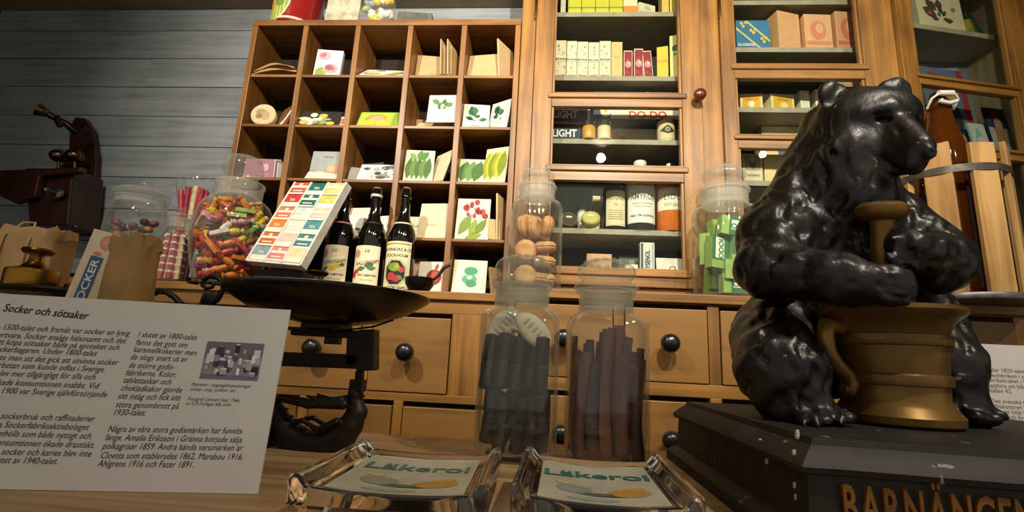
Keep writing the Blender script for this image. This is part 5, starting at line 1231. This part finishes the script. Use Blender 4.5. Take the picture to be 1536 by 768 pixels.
packet(4, 2, .86, .088, .145, '#d8d890', 'packet printed with yellow green beans', [('r', -.5, 0, .5, 1, '#e2e0a0')]+[('l', -.42+.13*k, .1+.06*(k % 2), -.34+.14*k, .9, .16, ('#8d981c', '#a9ae2a', '#74831c')[k % 3]) for k in range(6)], .02, .18, -.35)
# fourth row
packet(1, 3, .30, .06, .09, '#8f8c84', 'grey packet behind the lemon juice bottle', None, .05, .15, .3); packet(1, 3, .72, .07, .10, '#4a4a44', 'dark packet behind the lemon juice bottle', None, .06, .2, -.2)
packet(2, 3, .30, .12, .125, '#d6d2c6', 'white card with dark twig print behind the bottles', plant('#d6d2c6', '#4a4a3a', '#6a6a54', 4, 6, -.2, .4, .5, .9), .06, .2, -.15)
packet(2, 3, .34, .115, .085, '#e0dccf', 'white card with green sprig in front of the twig card', plant('#e0dccf', '#3f4f34', '#5a6a44', 6, 8, -.2, .4, .1, .5), .02, .35, .1)
packet(2, 3, .88, .055, .09, '#ece8da', 'bright white card at the right of the sprig card', None, .03, .3, -.3)
packet(3, 3, .30, .10, .10, '#a8875a', 'brown packet at the back beside the cream bag', None, .10, .1); packet(3, 3, .34, .10, .085, '#bdb4a4', 'grey packet reading Rättika in the fourth row', [('t', 'Rättika', 0, .5, .16, '#4a453c'), ('r', -.25, .35, .25, .38, '#8a8474')], .03, .2, .05)
packet(3, 3, .76, .105, .135, '#dcc9a2', 'rounded cream bag with faint lettering in the fourth row', [('t', 'Rädisor', 0, .34, .1, '#a08a62')], .02, .2, -.1, .014, 'paper_bag')
packet(4, 3, .36, .115, .150, '#ddd8b8', 'packet with red flowers over green bean pods', [('r', -.5, 0, .5, 1, '#ded8b6')]+blobs('#ded8b6', ['#a8242a', '#8a1c20', '#e8dcd0', '#b83a34'], 7, 16, .085, .55, .93)[1:]+[('l', -.4, .1, -.05, .6, .2, '#6f8628'), ('l', -.05, .05, .1, .5, .22, '#82962f'), ('l', .1, .12, .42, .5, .2, '#667d26'), ('l', -.2, .02, .3, .12, .2, '#7d922e')], .015, .12, .0, .012)
packet(4, 3, .82, .06, .07, '#b8b4a8', 'small grey packet beside the bean pod packet', None, .08, .1)
packet(4, 3, .93, .09, .165, '#c9ab7c', 'tall brown bag on edge at the right of the fourth row', None, .03, .05, 1.3, .006, 'paper_bag'); packet(4, 3, .80, .04, .075, '#bd9c68', 'crumpled brown bag in front at the right of the fourth row', None, .004, .15, .3, .008, 'paper_bag')
# bottom row
packet(3, 4, .18, .10, .14, '#8a6a44', 'brown packet in shade behind the scoop', None, .09, .1); packet(3, 4, .78, .09, .115, '#d9d4c4', 'white packet with red onion print in the bottom row', [('r', -.5, 0, .5, 1, '#d9d4c4'), ('e', .12, .52, .3, .24, '#8a2a20'), ('e', .16, .55, .18, .16, '#b04a34'), ('l', .15, .7, .25, .95, .2, '#a8422c')], .02, .1, -.1)
packet(4, 4, .36, .115, .135, '#d3cfa8', 'cream packet with a green printed seal in the bottom right cell', [('r', -.42, .04, .42, .96, '#e2dec0'), ('r', -.22, .22, .30, .84, '#b5cdb4'), ('e', .03, .68, .2, .12, '#3f8f6c'), ('e', .0, .45, .22, .13, '#4f9a76'), ('e', .06, .33, .16, .1, '#3a8562'), ('e', .0, .5, .09, .06, '#a9c9a8')], .02, .3, .06)
packet(4, 4, .90, .05, .11, '#8a6f48', 'dark brown bag at the right of the bottom row', None, .06, .2, .8, .01, 'paper_bag')
# ------------------------------------------------------------------ on top of the pigeonholes
TZ = PZ[0]+0.0245
tx = at(440, 33, 1.66).x
o = MB().lathe([(0, 0), (.093, 0), (.095, .004), (.093, .008), (.093, .24), (.095, .244), (0, .246)], C('#8f1a18', 0.35, var=0.08, coat=0.3), 48, cap=False).build('round_tin', loc=(tx, 1.685, TZ), smooth=40); tag(o, 'red printed tin on top of the pigeonhole shelf', 'tin')
wrap(o, 0.093, .022, .22, -1.35, .25, [('e', 0, .42, .48, .56, '#e6d9a8'), ('e', 0, .42, .44, .50, '#9aa83a'), ('e', -.12, .5, .2, .2, '#d9722e'), ('e', .1, .42, .2, .16, '#5a8a3a'), ('e', -.1, .3, .14, .1, '#cf9a3a'), ('e', .18, .28, .12, .08, '#6a9a44')], base='#8f1a18', name='printed_picture')
wrap(o, 0.0935, .006, .016, -1.5, 1.5, None, base='#c9c2b0', name='rim')
def plastic_bag(label, px, w, h, seed, cols):
    e = empty('sweet_bag', (at(px, 33, 1.67).x, 1.68, TZ)); tag(e, label, 'bag'); rr = random.Random(seed)
    for k in range(34):
        x, z = rr.uniform(-w*.36, w*.36), rr.uniform(.022, h*.7)
        MB().ell((0, 0, 0), (.019, .015, .012), C(cols[k % len(cols)], 0.45, var=0.2), 9, 6).build('sweet', e, loc=(x, rr.uniform(-.012, .014), z), rot=(rr.uniform(-1, 1), rr.uniform(-1, 1), 0), smooth=60)
    MB().lathe([(w*.45, 0), (w*.5, .01), (w*.5, h*.5), (w*.42, h*.8), (w*.2, h)], thin_glass('bag_film', (0.95, 0.95, 0.95), 0.08, 1.45, 0.10, 0.12), 26, Matrix.Scale(.55, 4, (0, 1, 0)), cap=False, lobes=(7, .07)).build('film', e, smooth=40)
paper = C('#cfc6ac', 0.7, var=0.3, scale=25, bump=0.4)
for k, (px, w, lab) in enumerate(((496, .052, 'narrow cream paper roll packet between the red tin and the bags'), (521, .075, 'cream paper packet with grey print on the pigeonhole shelf'))):
    o = MB().lathe([(w*.42, 0), (w*.5, .006), (w*.52, .05), (w*.5, .17), (w*.4, .19), (0, .19)], paper, 20, Matrix.Scale(.7, 4, (0, 1, 0)), lobes=(5, .06)).build('paper_packet', loc=(at(px, 33, 1.66).x, 1.66, TZ), rot=(0, .05, 0), smooth=35); tag(o, lab, 'packet')
plastic_bag('clear bag of white and yellow sweets on the pigeonhole shelf', 564, .135, .22, 3, ['#e6e0cc', '#d9c03a', '#e9e4d4', '#b8c04a', '#cfc9b8', '#8f9aa0'])
o = MB().box((-.07, -.03, 0), (.07, .03, .035), C('#6f6f66', 0.5, var=0.2)).box((-.068, -.028, .036), (.066, .028, .075), C('#57574f', 0.5, var=0.3)).build('grey_package', loc=(at(623, 33, 1.67).x, 1.68, TZ), rot=(0, 0, .1), bevel=.004); tag(o, 'grey wrapped package at the right on the pigeonhole shelf', 'package')
# ------------------------------------------------------------------ goods inside the glazed cabinet
GY = 1.675
def goods(px0, px1, pytop, z, d, col, label, art=None, y=GY, rz=0.0, lean=0.0, tilt=0.0, name='carton', cat='carton', group='cartons in the cabinet', side=None, rough=0.6):
    x0, x1 = at(px0, pytop, y).x, at(px1, pytop, y).x; xc = (x0+x1)/2
    h = at((px0+px1)/2, pytop, y).z-z
    return carton(name, label, cat, group, (xc, y, z+0.0008+abs(tilt)*(x1-x0)*.5), (x1-x0)-0.001, d, h, col, art, rz, lean, tilt, rough, side=side)
# top shelf
goods(842, 850, -30, ZA, .06, '#cfcdb8', 'narrow whitish carton at the left end of the top shelf')
YG = [('r', -.5, 0, .5, .12, '#c9c02c'), ('r', -.5, .20, .5, .235, '#7a8a3a'), ('r', -.5, .235, .5, 1, '#bdb82a')]
for k in range(4): goods(853+20.5*k, 873+20.5*k, -30, ZA, .06, '#c3bd2c', ('first', 'second', 'third', 'fourth')[k]+' of four lime yellow cartons on the top shelf', YG)
goods(935, 956, -30, ZA, .06, '#e2c9a0', 'cream carton with orange band on the top shelf', [('r', -.5, 0, .5, .26, '#d98336'), ('r', -.5, .26, .5, 1, '#e6cfa6')])
goods(957, 985, 6, ZA, .05, '#cfcaae', 'low cream box set askew on the top shelf', [('r', -.45, .2, .45, .24, '#8a866a'), ('e', 0, .6, .2, .2, '#b3ae90')], rz=.35)
goods(992, 1003, -30, ZA, .06, '#d6b25c', 'ochre carton near the right end of the top shelf'); goods(1004, 1013, -30, ZA, .06, '#dcc05a', 'yellow carton at the right end of the top shelf')
# second shelf
PAT = lambda sd: [('r', -.5, 0, .5, 1, '#e2d5b4')]+[('e', random.Random(sd*9+k).uniform(-.4, .4), .1+.85*k/9, .10, .03, ('#b8a888', '#c6b596', '#a8977a')[k % 3]) for k in range(9)]+[('r', -.5, .44, .5, .58, '#e9dfc4'), ('t', 'BONA', 0, .47, .085, '#3a342c', dict(bold=.03)), ('r', -.4, .05, .4, .085, '#b05a48')]
for k, (a, b, t) in enumerate(((834, 850, 61), (850.5, 866, 62), (866.5, 882.5, 63), (883, 899, 64), (899.5, 916.5, 62))):
    goods(a, b, t, ZB, .05, '#e2d5b4', ('first', 'second', 'third', 'fourth', 'fifth')[k]+' tall cream patterned carton from the left on the second shelf', PAT(k))
goods(917, 934, 63, ZB, .05, '#d3b478', 'plain tan carton next to the patterned ones', [('p', [(-.4, .66), (0, .58), (.4, .66), (0, .52)], '#c2a066')])
RED = [('r', -.42, .04, .42, .96, '#8a2028'), ('e', -.05, .62, .2, .07, '#b0404a'), ('e', 0, .5, .36, .12, '#c98a8c'), ('e', .1, .54, .12, .06, '#e0c0bc'), ('e', -.15, .22, .2, .07, '#a8303a'), ('e', .15, .12, .2, .06, '#a02832')]
for k, (a, b, t, ti) in enumerate(((935.5, 949, 76, 0), (951, 965, 73, 0), (966, 980, 77, .07))):
    goods(a, b, t, ZB, .04, '#d9c6b4', ('left', 'middle', 'right tilted')[k]+' one of three dark red cartons', RED, tilt=-ti if k == 2 else 0)
goods(985, 1002, 70, ZB, .05, '#dcc03c', 'bright yellow carton with faint print on the second shelf', [('t', 'Kaffe', 0, .5, .15, '#c9963a', dict(bold=.02)), ('r', -.5, 0, .5, .03, '#c4a42c')], rz=-.25)
goods(1004, 1018, 53, ZB, .06, '#e6dc8e', 'tall pale yellow carton with green leaf at the right end', [('l', -.1, .62, .3, .78, .4, '#2f6a44'), ('e', .05, .56, .2, .03, '#8a8a58')], rz=-.35)
# third shelf
SUN = [('r', -.5, 0, .5, 1, '#1e2744'), ('r', -.5, .0, .2, .16, '#9a2c34'), ('r', -.5, .0, .5, .06, '#c9962c'), ('t', 'SUNLIGHT', -.02, .34, .58, '#e9e6da', dict(bold=.03, wide=.80))]
yb_ = GY+.005; zb0 = ZCc+.0008
def slab(px0, px1, z0, z1, y, d, col, label, art, name='soap_box', rz=0):
    x0, x1 = at(px0, 180, y).x, at(px1, 180, y).x
    return carton(name, label, 'box', 'soap boxes in the cabinet', ((x0+x1)/2, y, z0), x1-x0, d, z1-z0, col, art, rz)
z1 = at(860, 186, yb_).z; z2 = at(860, 160, yb_).z
slab(790, 883, zb0, z1, yb_+.01, .10, '#1e2744', 'navy soap box with white lettering, lower of the stack', SUN)
slab(790, 885, z1+.001, z2, yb_, .11, '#1e2744', 'navy soap box with white lettering, upper of the stack', SUN+[('r', .46, 0, .5, 1, '#d9d6cc')])
y2 = 1.77; zl = at(950, 193, y2).z
FLW = [('e', -.32, .7, .05, .3, '#d9a03a'), ('e', -.25, .5, .05, .36, '#cf6a4a'), ('e', -.18, .35, .05, .32, '#d4a24a'), ('e', -.12, .25, .05, .24, '#b8b84a'), ('l', .3, 0, .36, .7, .2, '#8a9aa4')]
slab(893, 1022, zb0, zl, y2, .08, '#d6d0b8', 'lower cream perfume box with flowers, under the lettered one', [('r', -.5, 0, -.36, 1, '#232f4a')]+FLW, 'perfume_box')
y3 = 1.70; zt1 = at(950, 178, y3).z; zt2 = at(950, 138, y3).z
DODO = [('r', -.5, 0, .5, 1, '#2a3556'), ('r', -.30, .02, .5, .62, '#e0dac4'), ('t', 'DO-DO', .12, .06, .34, '#c8472e', dict(bold=.03, wide=1.05)), ('e', -.36, .3, .06, .22, '#ece8d4'), ('e', -.36, .3, .02, .08, '#d9b83a'), ('e', .40, .55, .05, .18, '#d9c04a'), ('e', .45, .25, .05, .2, '#e8e4d8'), ('e', .0, .85, .08, .1, '#c8786a'), ('e', .12, .9, .06, .08, '#dcd6c2'), ('e', -.1, .88, .05, .08, '#d9a0a0'), ('t', '"', -.23, .36, .3, '#2a3556')]
slab(890, 1022, zl+.001, zt2, y3, .15, '#2a3556', 'navy and cream perfume box lettered in red behind the middle pane', DODO, 'perfume_box')
def pot(px, w, pyt, pyb, y, z, label, body, lid, spikes=True):
    r = (at(px+w/2, pyb, y).x-at(px-w/2, pyb, y).x)/2; h = at(px, pyt, y).z-z
    e = MB().lathe([(0, 0), (r*.95, 0), (r, .003), (r, h*.66), (r*.9, h*.72), (0, h*.72)], C(body, 0.35, var=0.12), 26, cap=False).build('pot', loc=(at(px, pyb, y).x, y, z+.0008), smooth=40); tag(e, label, 'pot')
    MB().lathe([(r*.9, h*.72), (r*.98, h*.74), (r*.98, h*.98), (r*.9, h), (0, h)], C(lid, 0.15, coat=.5), 26, cap=False, lobes=(16, .03)).build('lid', e, smooth=30)
    return e
pot(883, 20, 184, 210, 1.665, ZCc, 'amber pot with black ribbed lid before the soap boxes', '#c9902c', '#14161a'); pot(906, 20, 184, 210, 1.665, ZCc, 'cream pot with black ribbed lid beside the amber pot', '#d9c493', '#14161a')
tn = at(1001, 211, 1.67); r = .031; hh = at(1001, 181, 1.67).z-ZCc
o = MB().lathe([(0, 0), (r, 0), (r+.001, .003), (r, .006), (r, hh-.004), (r*.9, hh), (0, hh)], C('#cdbd8c', 0.4, var=.1), 32, cap=False).build('tin', loc=(tn.x, 1.69, ZCc+.0008), smooth=40); tag(o, 'cream cylindrical tin with dark diamond emblem', 'tin')
wrap(o, r, .008, hh-.01, -1.1, 1.1, [('p', [(-.42, .5), (0, .28), (.42, .5), (0, .82)], '#3a3830'), ('c', 0, .55, .12, '#cdbd8c'), ('c', 0, .55, .08, '#6a6450')], base='#d6c798')
# fourth shelf
zD = ZD+.0008; BY = 1.70
def flask(px0, px1, pyt, z, y, label, prof, mat, cat='bottle'):
    r = (at(px1, 340, y).x-at(px0, 340, y).x)/2; h = at((px0+px1)/2, pyt, y).z-z
    o = MB().lathe([(a*r, b*h) for a, b in prof], mat, 32, cap=False).build('bottle', loc=(at((px0+px1)/2, 340, y).x, y, z), smooth=45); tag(o, label, cat); return o, r, h
CL = thin_glass('clear_bottle', (0.8, 0.84, 0.82), 0.03, 1.45, 0.06, 0.1)
o, r, h = flask(903, 940, 262, zD, BY, 'dark blue bottle with cream label in the lower pane', [(0, 0), (.97, 0), (1, .02), (1, .66), (.92, .74), (.5, .82), (.4, .86), (.4, .95), (.46, .95), (.46, 1), (0, 1)], C('#10142c', 0.12, coat=.5))
wrap(o, r, .06*h, .66*h, -.85, .85, [('r', -.45, .04, .45, .96, '#d9cda2'), ('t', 'Nimphea', 0, .72, .14, '#3a3a34', dict(rot=.0, wide=.8)), ('t', 'N', 0, .55, .1, '#3a3a34')]+[('r', -.34, .42-.06*k, .34, .44-.06*k, '#9a9070') for k in range(5)], base='#cfc294')
MB().lathe([(.36*r, .95*h), (.36*r, 1.03*h), (0, 1.03*h)], C('#cfcab8', .5), 18).build('stopper', o, smooth=40)
o, r, h = flask(939, 982, 250, zD, BY-.01, 'clear bottle with white cap and tall white label', [(0, 0), (.97, 0), (1, .02), (1, .80), (.9, .88), (.4, .93), (.36, .95), (.36, 1), (0, 1)], CL)
wrap(o, r, .09*h, .78*h, -1.2, 1.2, [('p', [(-.46, .02), (.46, .02), (.46, .75), (.3, .92), (0, .98), (-.3, .92), (-.46, .75)], '#e9e6da'), ('t', 'AMYKOS', 0, .50, .17, '#6a5a34', dict(bold=.02, wide=.75)), ('t', 'eau de quinine', 0, .13, .085, '#2a3448', dict(bold=.02)), ('r', -.3, .40, .3, .42, '#aaa690'), ('r', -.24, .34, .24, .355, '#aaa690'), ('t', 'L.Grafström', .06, .80, .06, '#6a6a60')], base='#e2dfd2')
MB().lathe([(0, .985*h), (.44*r, .985*h), (.46*r, 1.0*h), (.46*r, 1.06*h), (.4*r, 1.075*h), (0, 1.075*h)], C('#dedbd2', .4), 22, cap=False).build('cap', o, smooth=40)
o, r, h = flask(984, 1026, 262, zD, BY-.005, 'orange filled bottle with white label and brown cap', [(0, 0), (.97, 0), (1, .02), (1, .74), (.9, .84), (.55, .90), (.5, .93), (.5, .98), (0, .98)], C('#c96a14', 0.12, var=.1, coat=.5))
wrap(o, r, .33*h, .70*h, -1.2, 1.2, [('r', -.46, .04, .46, .96, '#e6dfc6'), ('t', 'LIDO', 0, .46, .36, '#3a352a', dict(sp=1.2, wide=.8)), ('t', 'FOT-SALT', 0, .16, .2, '#5a5442', dict(wide=.8))], base='#e2dac0')
MB().lathe([(0, .96*h), (.62*r, .96*h), (.64*r, 1.0*h), (.64*r, 1.14*h), (.5*r, 1.16*h), (0, 1.16*h)], C('#2a130c', .15, coat=.5), 26, cap=False, lobes=(18, .02)).build('cap', o, smooth=40)
def disc_tin(px, py, rad, y, z, label, c1, c2, rx=1.25, rz=0.1):
    o = MB().lathe([(0, -.011), (rad*.97, -.011), (rad, -.008), (rad, .008), (rad*.96, .011), (0, .011)], C(c1, .35, .1, var=.12), 36, cap=False).build('round_tin', loc=(at(px, py, y).x, y, z+rad*math.sin(rx)+.005), rot=(rx, 0, rz), smooth=40); tag(o, label, 'tin')
    pm = MB(); draw(pm, [('c', 0, 0, rad*.8, c2), ('e', 0, rad*.3, rad*.4, rad*.14, '#d9cfa0')], 0, 1, 1, Matrix.Translation((0, 0, .0115)) @ Matrix.Rotation(-math.pi/2, 4, 'X')); pm.build('printed_lid', o)
disc_tin(853, 330, .030, 1.685, zD, 'dark olive round tin leaning at the left of the fourth shelf', '#4a4a26', '#34281a'); disc_tin(886, 330, .033, 1.665, zD, 'pale yellow green round tin on the fourth shelf', '#a3a05a', '#b4b06a', 1.05, -.05)
o = MB().lathe([(0, 0), (.014, 0), (.015, .004), (.018, .085), (.017, .10), (.013, .106), (0, .106)], C('#d2d2c0', .5), 20, cap=False).build('tube', loc=(at(873, 330, 1.73).x, 1.74, zD), smooth=40); tag(o, 'small white tube behind the pale round tin', 'tube')
wrap(o, .0165, .03, .06, -1.2, 1.2, [('t', 'NATTON', 0, .3, .4, '#4a5a4a', dict(bold=.02))], base='#c9cbb8')
goods(889, 901, 294, zD-.0008, .03, '#cfc19a', 'small cream carton between the tube and the blue bottle', None, 1.76)
# cabinet floor
zF = .4525
goods(880, 918, 381, zF, .05, '#cf9f76', 'peach coloured carton on the cabinet floor', [('r', .0, 0, .012, 1, '#a87c58')], 1.70); goods(928, 958, 384, zF, .04, '#5f6a58', 'dull green carton at the back of the cabinet floor', [('r', 0, .2, .4, .8, '#8f927c')], 1.76)
goods(960, 982, 364, zF, .025, '#cfd0c4', 'white and blue upright carton on the cabinet floor', [('r', -.44, .03, -.30, .97, '#2a3a64'), ('t', 'LYSENOL', .16, .08, .20, '#2a3a64', dict(rot=math.pi/2, align='LEFT', bold=.03, wide=.8)), ('r', .34, .05, .40, .95, '#8a90a0')], 1.66, side=[('r', -.3, .1, .3, .9, '#9aa0a4')])
goods(985, 1026, 386, zF, .01, '#dcd9c4', 'white card with looped letter on the cabinet floor', [('t', 'Q', .05, .12, .5, '#3a3a34', dict(shear=.3))], 1.66, lean=.3)
goods(938, 958, 396, zF, .01, '#e0dcc8', 'low white slip beside the blue and white carton', None, 1.68, lean=.4)
o = MB().lathe([(0, 0), (.02, 0), (.022, .05), (.018, .085), (0, .09)], CL, 24, cap=False).build('glass', loc=(at(905, 378, 1.76).x, 1.78, zF), smooth=50); tag(o, 'small clear glass behind the peach carton', 'glass')
# ------------------------------------------------------------------ second bay
o = goods(1103, 1153, 31, Z21, .03, '#2f6f96', 'blue rounded tin with yellow stripes in the second bay', [('r', -.5, 0, .5, 1, '#2f6f96'), ('p', [(-.5, .78), (.30, .02), (.24, .02), (-.5, .70)], '#c9bc6a'), ('p', [(-.15, .98), (.5, .34), (.5, .26), (-.22, .98)], '#c9bc6a')]+[('e', u, v, .05, .055, '#c3b45a') for u, v in ((-.33, .9), (-.28, .8), (-.2, .92), (-.05, .66), (.02, .58), (.08, .68), (.26, .38), (.32, .28), (.38, .40))]+[('t', 'EX-DENTAL', -.2, .14, .12, '#d9dcd4', dict(bold=.03, wide=.8))], 1.675, name='tin', cat='tin', group=None, rough=.35)
o.modifiers['edge'].width = .008
PK = lambda c, d: [('r', -.5, 0, .5, 1, c), ('e', 0, .55, .3, .28, d), ('r', -.45, .14, .45, .24, d), ('e', .05, .6, .14, .14, c)]
goods(1162, 1201, 19, Z21, .08, '#cfa070', 'plain tan carton, first of three beside the blue tin', [('r', -.5, 0, .5, 1, '#d0a272')], 1.675, rz=.28)
goods(1204, 1246, 22, Z21, .07, '#d39a6c', 'tan carton with reddish print, middle of the three', PK('#d6a678', '#cf8060'), 1.67, rz=.05)
goods(1250, 1288, 18, Z21, .08, '#d2a26e', 'tan carton with red print, last of three, by the stile', PK('#d2a070', '#c8705a'), 1.675, rz=.10)
YB = [('r', -.40, .08, .40, .88, '#d99a1e'), ('e', 0, .36, .14, .2, '#e8dcb0'), ('t', 'PASTILLER', 0, .58, .2, '#8a6a1c', dict(wide=.8))]
goods(1110, 1143, 141, Z22, .05, '#d6c690', 'yellow fronted carton at the left of the second bay', YB, 1.675, rz=-.12)
goods(1154, 1193, 142, Z22, .06, '#d6c894', 'yellow fronted carton with pale edges, beside its twin', [('r', -.40, .08, .40, .88, '#c9a01e'), ('e', .05, .3, .16, .2, '#d9c88a'), ('t', 'PASTILLER', 0, .58, .2, '#7a621c', dict(wide=.8))], 1.675, rz=.18)
goods(1199, 1214, 136, Z22, .05, '#cfd0b4', 'pale green carton beside the yellow ones', None, 1.69, rz=.1); goods(1222, 1247, 134, Z22, .05, '#d9d6c4', 'whitish carton partly behind the bear', None, 1.69)
goods(1252, 1288, 118, Z22, .05, '#b59a72', 'brown carton seen between the ears of the bear', None, 1.70)
goods(1113, 1143, 231, Z23, .04, '#d0c6a2', 'cream carton with portrait print low in the second bay', [('r', -.4, .42, .4, .95, '#9a9276'), ('e', 0, .66, .18, .2, '#6a6450'), ('e', 0, .8, .1, .1, '#b5aa88'), ('t', 'SAMARIN', 0, .2, .12, '#4a4638', dict(wide=.8))], 1.675)
goods(1145, 1186, 232, Z23, .05, '#dcc690', 'cream carton with faint print behind the bear shoulder', [('e', .1, .5, .2, .12, '#cbb47c'), ('r', -.1, .3, .3, .33, '#bfa870')], 1.68)
goods(1142, 1222, 190, Z23, .07, '#dcc592', 'large cream carton with blue oval at the back', [('e', .08, .60, .3, .28, '#4f6276'), ('r', -.5, 0, .5, .04, '#c4ac78')], 1.755)
# ------------------------------------------------------------------ angled bay
R3 = b3.matrix_basis
def in3(u, y, z): return R3 @ Vector((u, y, z-0.353))
def card3(u0, u1, z0, z1, y, col, label, art, name='picture_card', cat='picture', lean=.1, d=.008, rz=0):
    p = in3((u0+u1)/2, y, z0); return carton(name, label, cat, None, p, u1-u0, d, z1-z0, col, art, A3+rz, lean)
R3i = R3.inverted()
def uz3(px, py, yl):
    d = R3i.to_3x3() @ Vector(ray(px, py)); c = R3i @ Vector(CAM); k = (yl-c.y)/d.y; q_ = c+d*k; return q_.x, q_.z+0.353
def cardpx(px0, px1, pytop, z0, yl, col, label, art, **kw):
    u0, zt_ = uz3(px0, pytop, yl); u1, z2_ = uz3(px1, pytop, yl)
    return card3(max(u0, .08), u1, z0, (zt_+z2_)/2, yl, col, label, art, **kw)
cardpx(1367, 1432, -60, Z31+.001, .06, '#c9bf9a', 'cream tin with dark flower spray on the upper shelf at the right', plant('#c9bf9a', '#2f4034', '#4a3a2a', 9, 10, -.35, .3, .1, .45)+[('e', -.25, .2, .05, .03, '#9a4a34'), ('e', .3, .3, .05, .03, '#b0603a')], name='flat_tin', cat='tin', lean=.05, d=.05)
cardpx(1440, 1472, 8, Z31+.001, .09, '#24523f', 'green picture book with golden flower on the upper shelf', [('r', -.5, 0, .15, 1, '#1c1a18'), ('l', -.3, .1, .3, .8, .3, '#b09a3a'), ('l', -.1, .05, .3, .5, .3, '#6f9a34'), ('e', -.3, .62, .12, .07, '#b8542c'), ('r', .3, 0, .5, 1, '#2f6f5a')], name='picture_book', cat='book', lean=.25)
z9 = Z9+.001
cardpx(1388, 1452, 96, z9, .10, '#4f5c70', 'large blue poster with red border and a figure behind the bottle', [('r', -.5, 0, .36, 1, '#56657a'), ('r', .36, 0, .5, 1, '#8f2a2c'), ('e', -.2, .82, .22, .12, '#8a3a34'), ('e', .1, .72, .2, .1, '#b0a060'), ('e', .0, .4, .26, .22, '#2a2422'), ('e', .08, .14, .2, .1, '#c9a488'), ('e', .0, .56, .16, .07, '#8fa0a8')], lean=.08)
cardpx(1458, 1482, 182, z9, .06, '#93a89c', 'cone shaped card with small pale figure in the angled bay', [('r', -.5, 0, .5, 1, '#a8b8ae'), ('p', [(-.46, .02), (.46, .02), (.0, .98)], '#7fa39a'), ('e', .05, .3, .28, .24, '#d0b4ae'), ('e', .0, .9, .06, .07, '#c9c08a'), ('e', .3, .12, .1, .1, '#b8ae4a')], lean=.15)
cardpx(1484, 1514, 157, z9, .075, '#20263f', 'picture of a seated child in a red cap in the angled bay', [('r', -.5, 0, .5, 1, '#252b48'), ('r', -.5, 0, .5, .58, '#8fa3ae'), ('e', .02, .80, .24, .14, '#7a2420'), ('e', .02, .66, .20, .13, '#d3a98a'), ('e', -.06, .42, .32, .14, '#cf9c64'), ('e', .22, .46, .14, .12, '#b8a050'), ('e', -.14, .16, .14, .12, '#a84a44'), ('e', .16, .16, .14, .12, '#c9bfb0'), ('e', -.3, .08, .14, .07, '#a8b04a')], lean=.12)
# ------------------------------------------------------------------ old telephone on the wall
DW = wood('telephone_wood', '#1d0b07', '#3d1a10', 'z', rough=0.4, coat=0.3)
TY = 1.70
tp = Vector((at(85, 300, 1.80).x, 1.80, at(85, 345, 1.80).z))
te = empty('wall_telephone', (tp.x, 1.895, tp.z)); tag(te, 'dark wooden wall telephone with two bells and a handset, left wall side', 'telephone')
k = 1.80/FPX
def w_(px, py, y=1.80): p = at(px, py, y); return Vector((p.x-tp.x, p.y-1.895, p.z-tp.z))
back = MB(); pts = [(78, 352), (130, 352), (142, 300), (146, 235), (140, 195), (128, 178), (114, 176), (106, 190), (104, 235), (80, 262), (70, 300)]
P_ = [w_(a, b, 1.87) for a, b in pts]; back.prism([(p.x, p.z) for p in reversed(P_)], -.03, -.002, DW); back.build('backboard', te, bevel=.004)
bx3 = MB(); pts = [(64, 262), (136, 262), (128, 345), (72, 345)]; P_ = [w_(a, b, 1.80) for a, b in pts]; bx3.prism([(p.x, p.z) for p in reversed(P_)], -.17, -.031, DW); bx3.build('case', te, bevel=.006)
dsk = MB(); pts = [(0, 262), (138, 256), (136, 264), (76, 270), (70, 300), (40, 310), (18, 300), (8, 272)]; P_ = [w_(a, b, 1.74) for a, b in pts]; dsk.prism([(p.x, p.z) for p in reversed(P_)], -.20, -.171, DW); dsk.build('writing_shelf', te, bevel=.006)
for px, py, r in ((88, 234, 13), (112, 234, 14)):
    MB().ell((0, 0, 0), (r*k, r*k, r*k*.85), C('#6a5a3c', .25, 1.0, var=.3), 20, 12).build('bell', te, loc=w_(px, py, 1.78), smooth=60)
    MB().tube([w_(px, py+8, 1.78), w_(px, 258, 1.78)], .006, BRASS, 8).build('bell_post', te, smooth=60)
hs = MB(); hs.tube([w_(126, 192, 1.77), w_(112, 198, 1.74), w_(100, 186, 1.72), w_(84, 178, 1.70), w_(70, 170, 1.68)], [.016, .018, .013, .012, .013], C('#151210', .3, .3), 12); hs.build('handset', te, smooth=60)
MB().lathe([(.012, 0), (.016, .004), (.022, .02), (.027, .034), (.023, .034), (.012, .01), (0, .008)], C('#7a6a44', .28, 1.0, var=.25), 24, Matrix.Identity(4), cap=False).build('mouthpiece', te, loc=w_(72, 171, 1.68), rot=Vector((0, 0, 1)).rotation_difference(Vector((-.75, -.6, .25))).to_euler(), smooth=50)
MB().lathe([(.02, 0), (.024, .004), (.024, .016), (.014, .02)], C('#4a3f2c', .3, 1.0), 24).build('earpiece', te, loc=w_(92, 182, 1.70), rot=Vector((0, 0, 1)).rotation_difference(Vector((-.5, -.6, -.4))).to_euler(), smooth=50)
MB().lathe([(.0, 0), (.022, 0), (.02, .008), (.006, .012), (.005, .05), (.009, .055), (0, .06)], C('#8a8478', .3, .9), 20).build('crank', te, loc=w_(92, 292, 1.72)+Vector((0, -.01, 0)), rot=(math.pi/2, 0, 0), smooth=50)
for px in (64, 92): MB().ell((0, 0, 0), (.007, .007, .007), BRASS, 10, 6).build('screw', te, loc=w_(px+22, 340, 1.72), smooth=60)
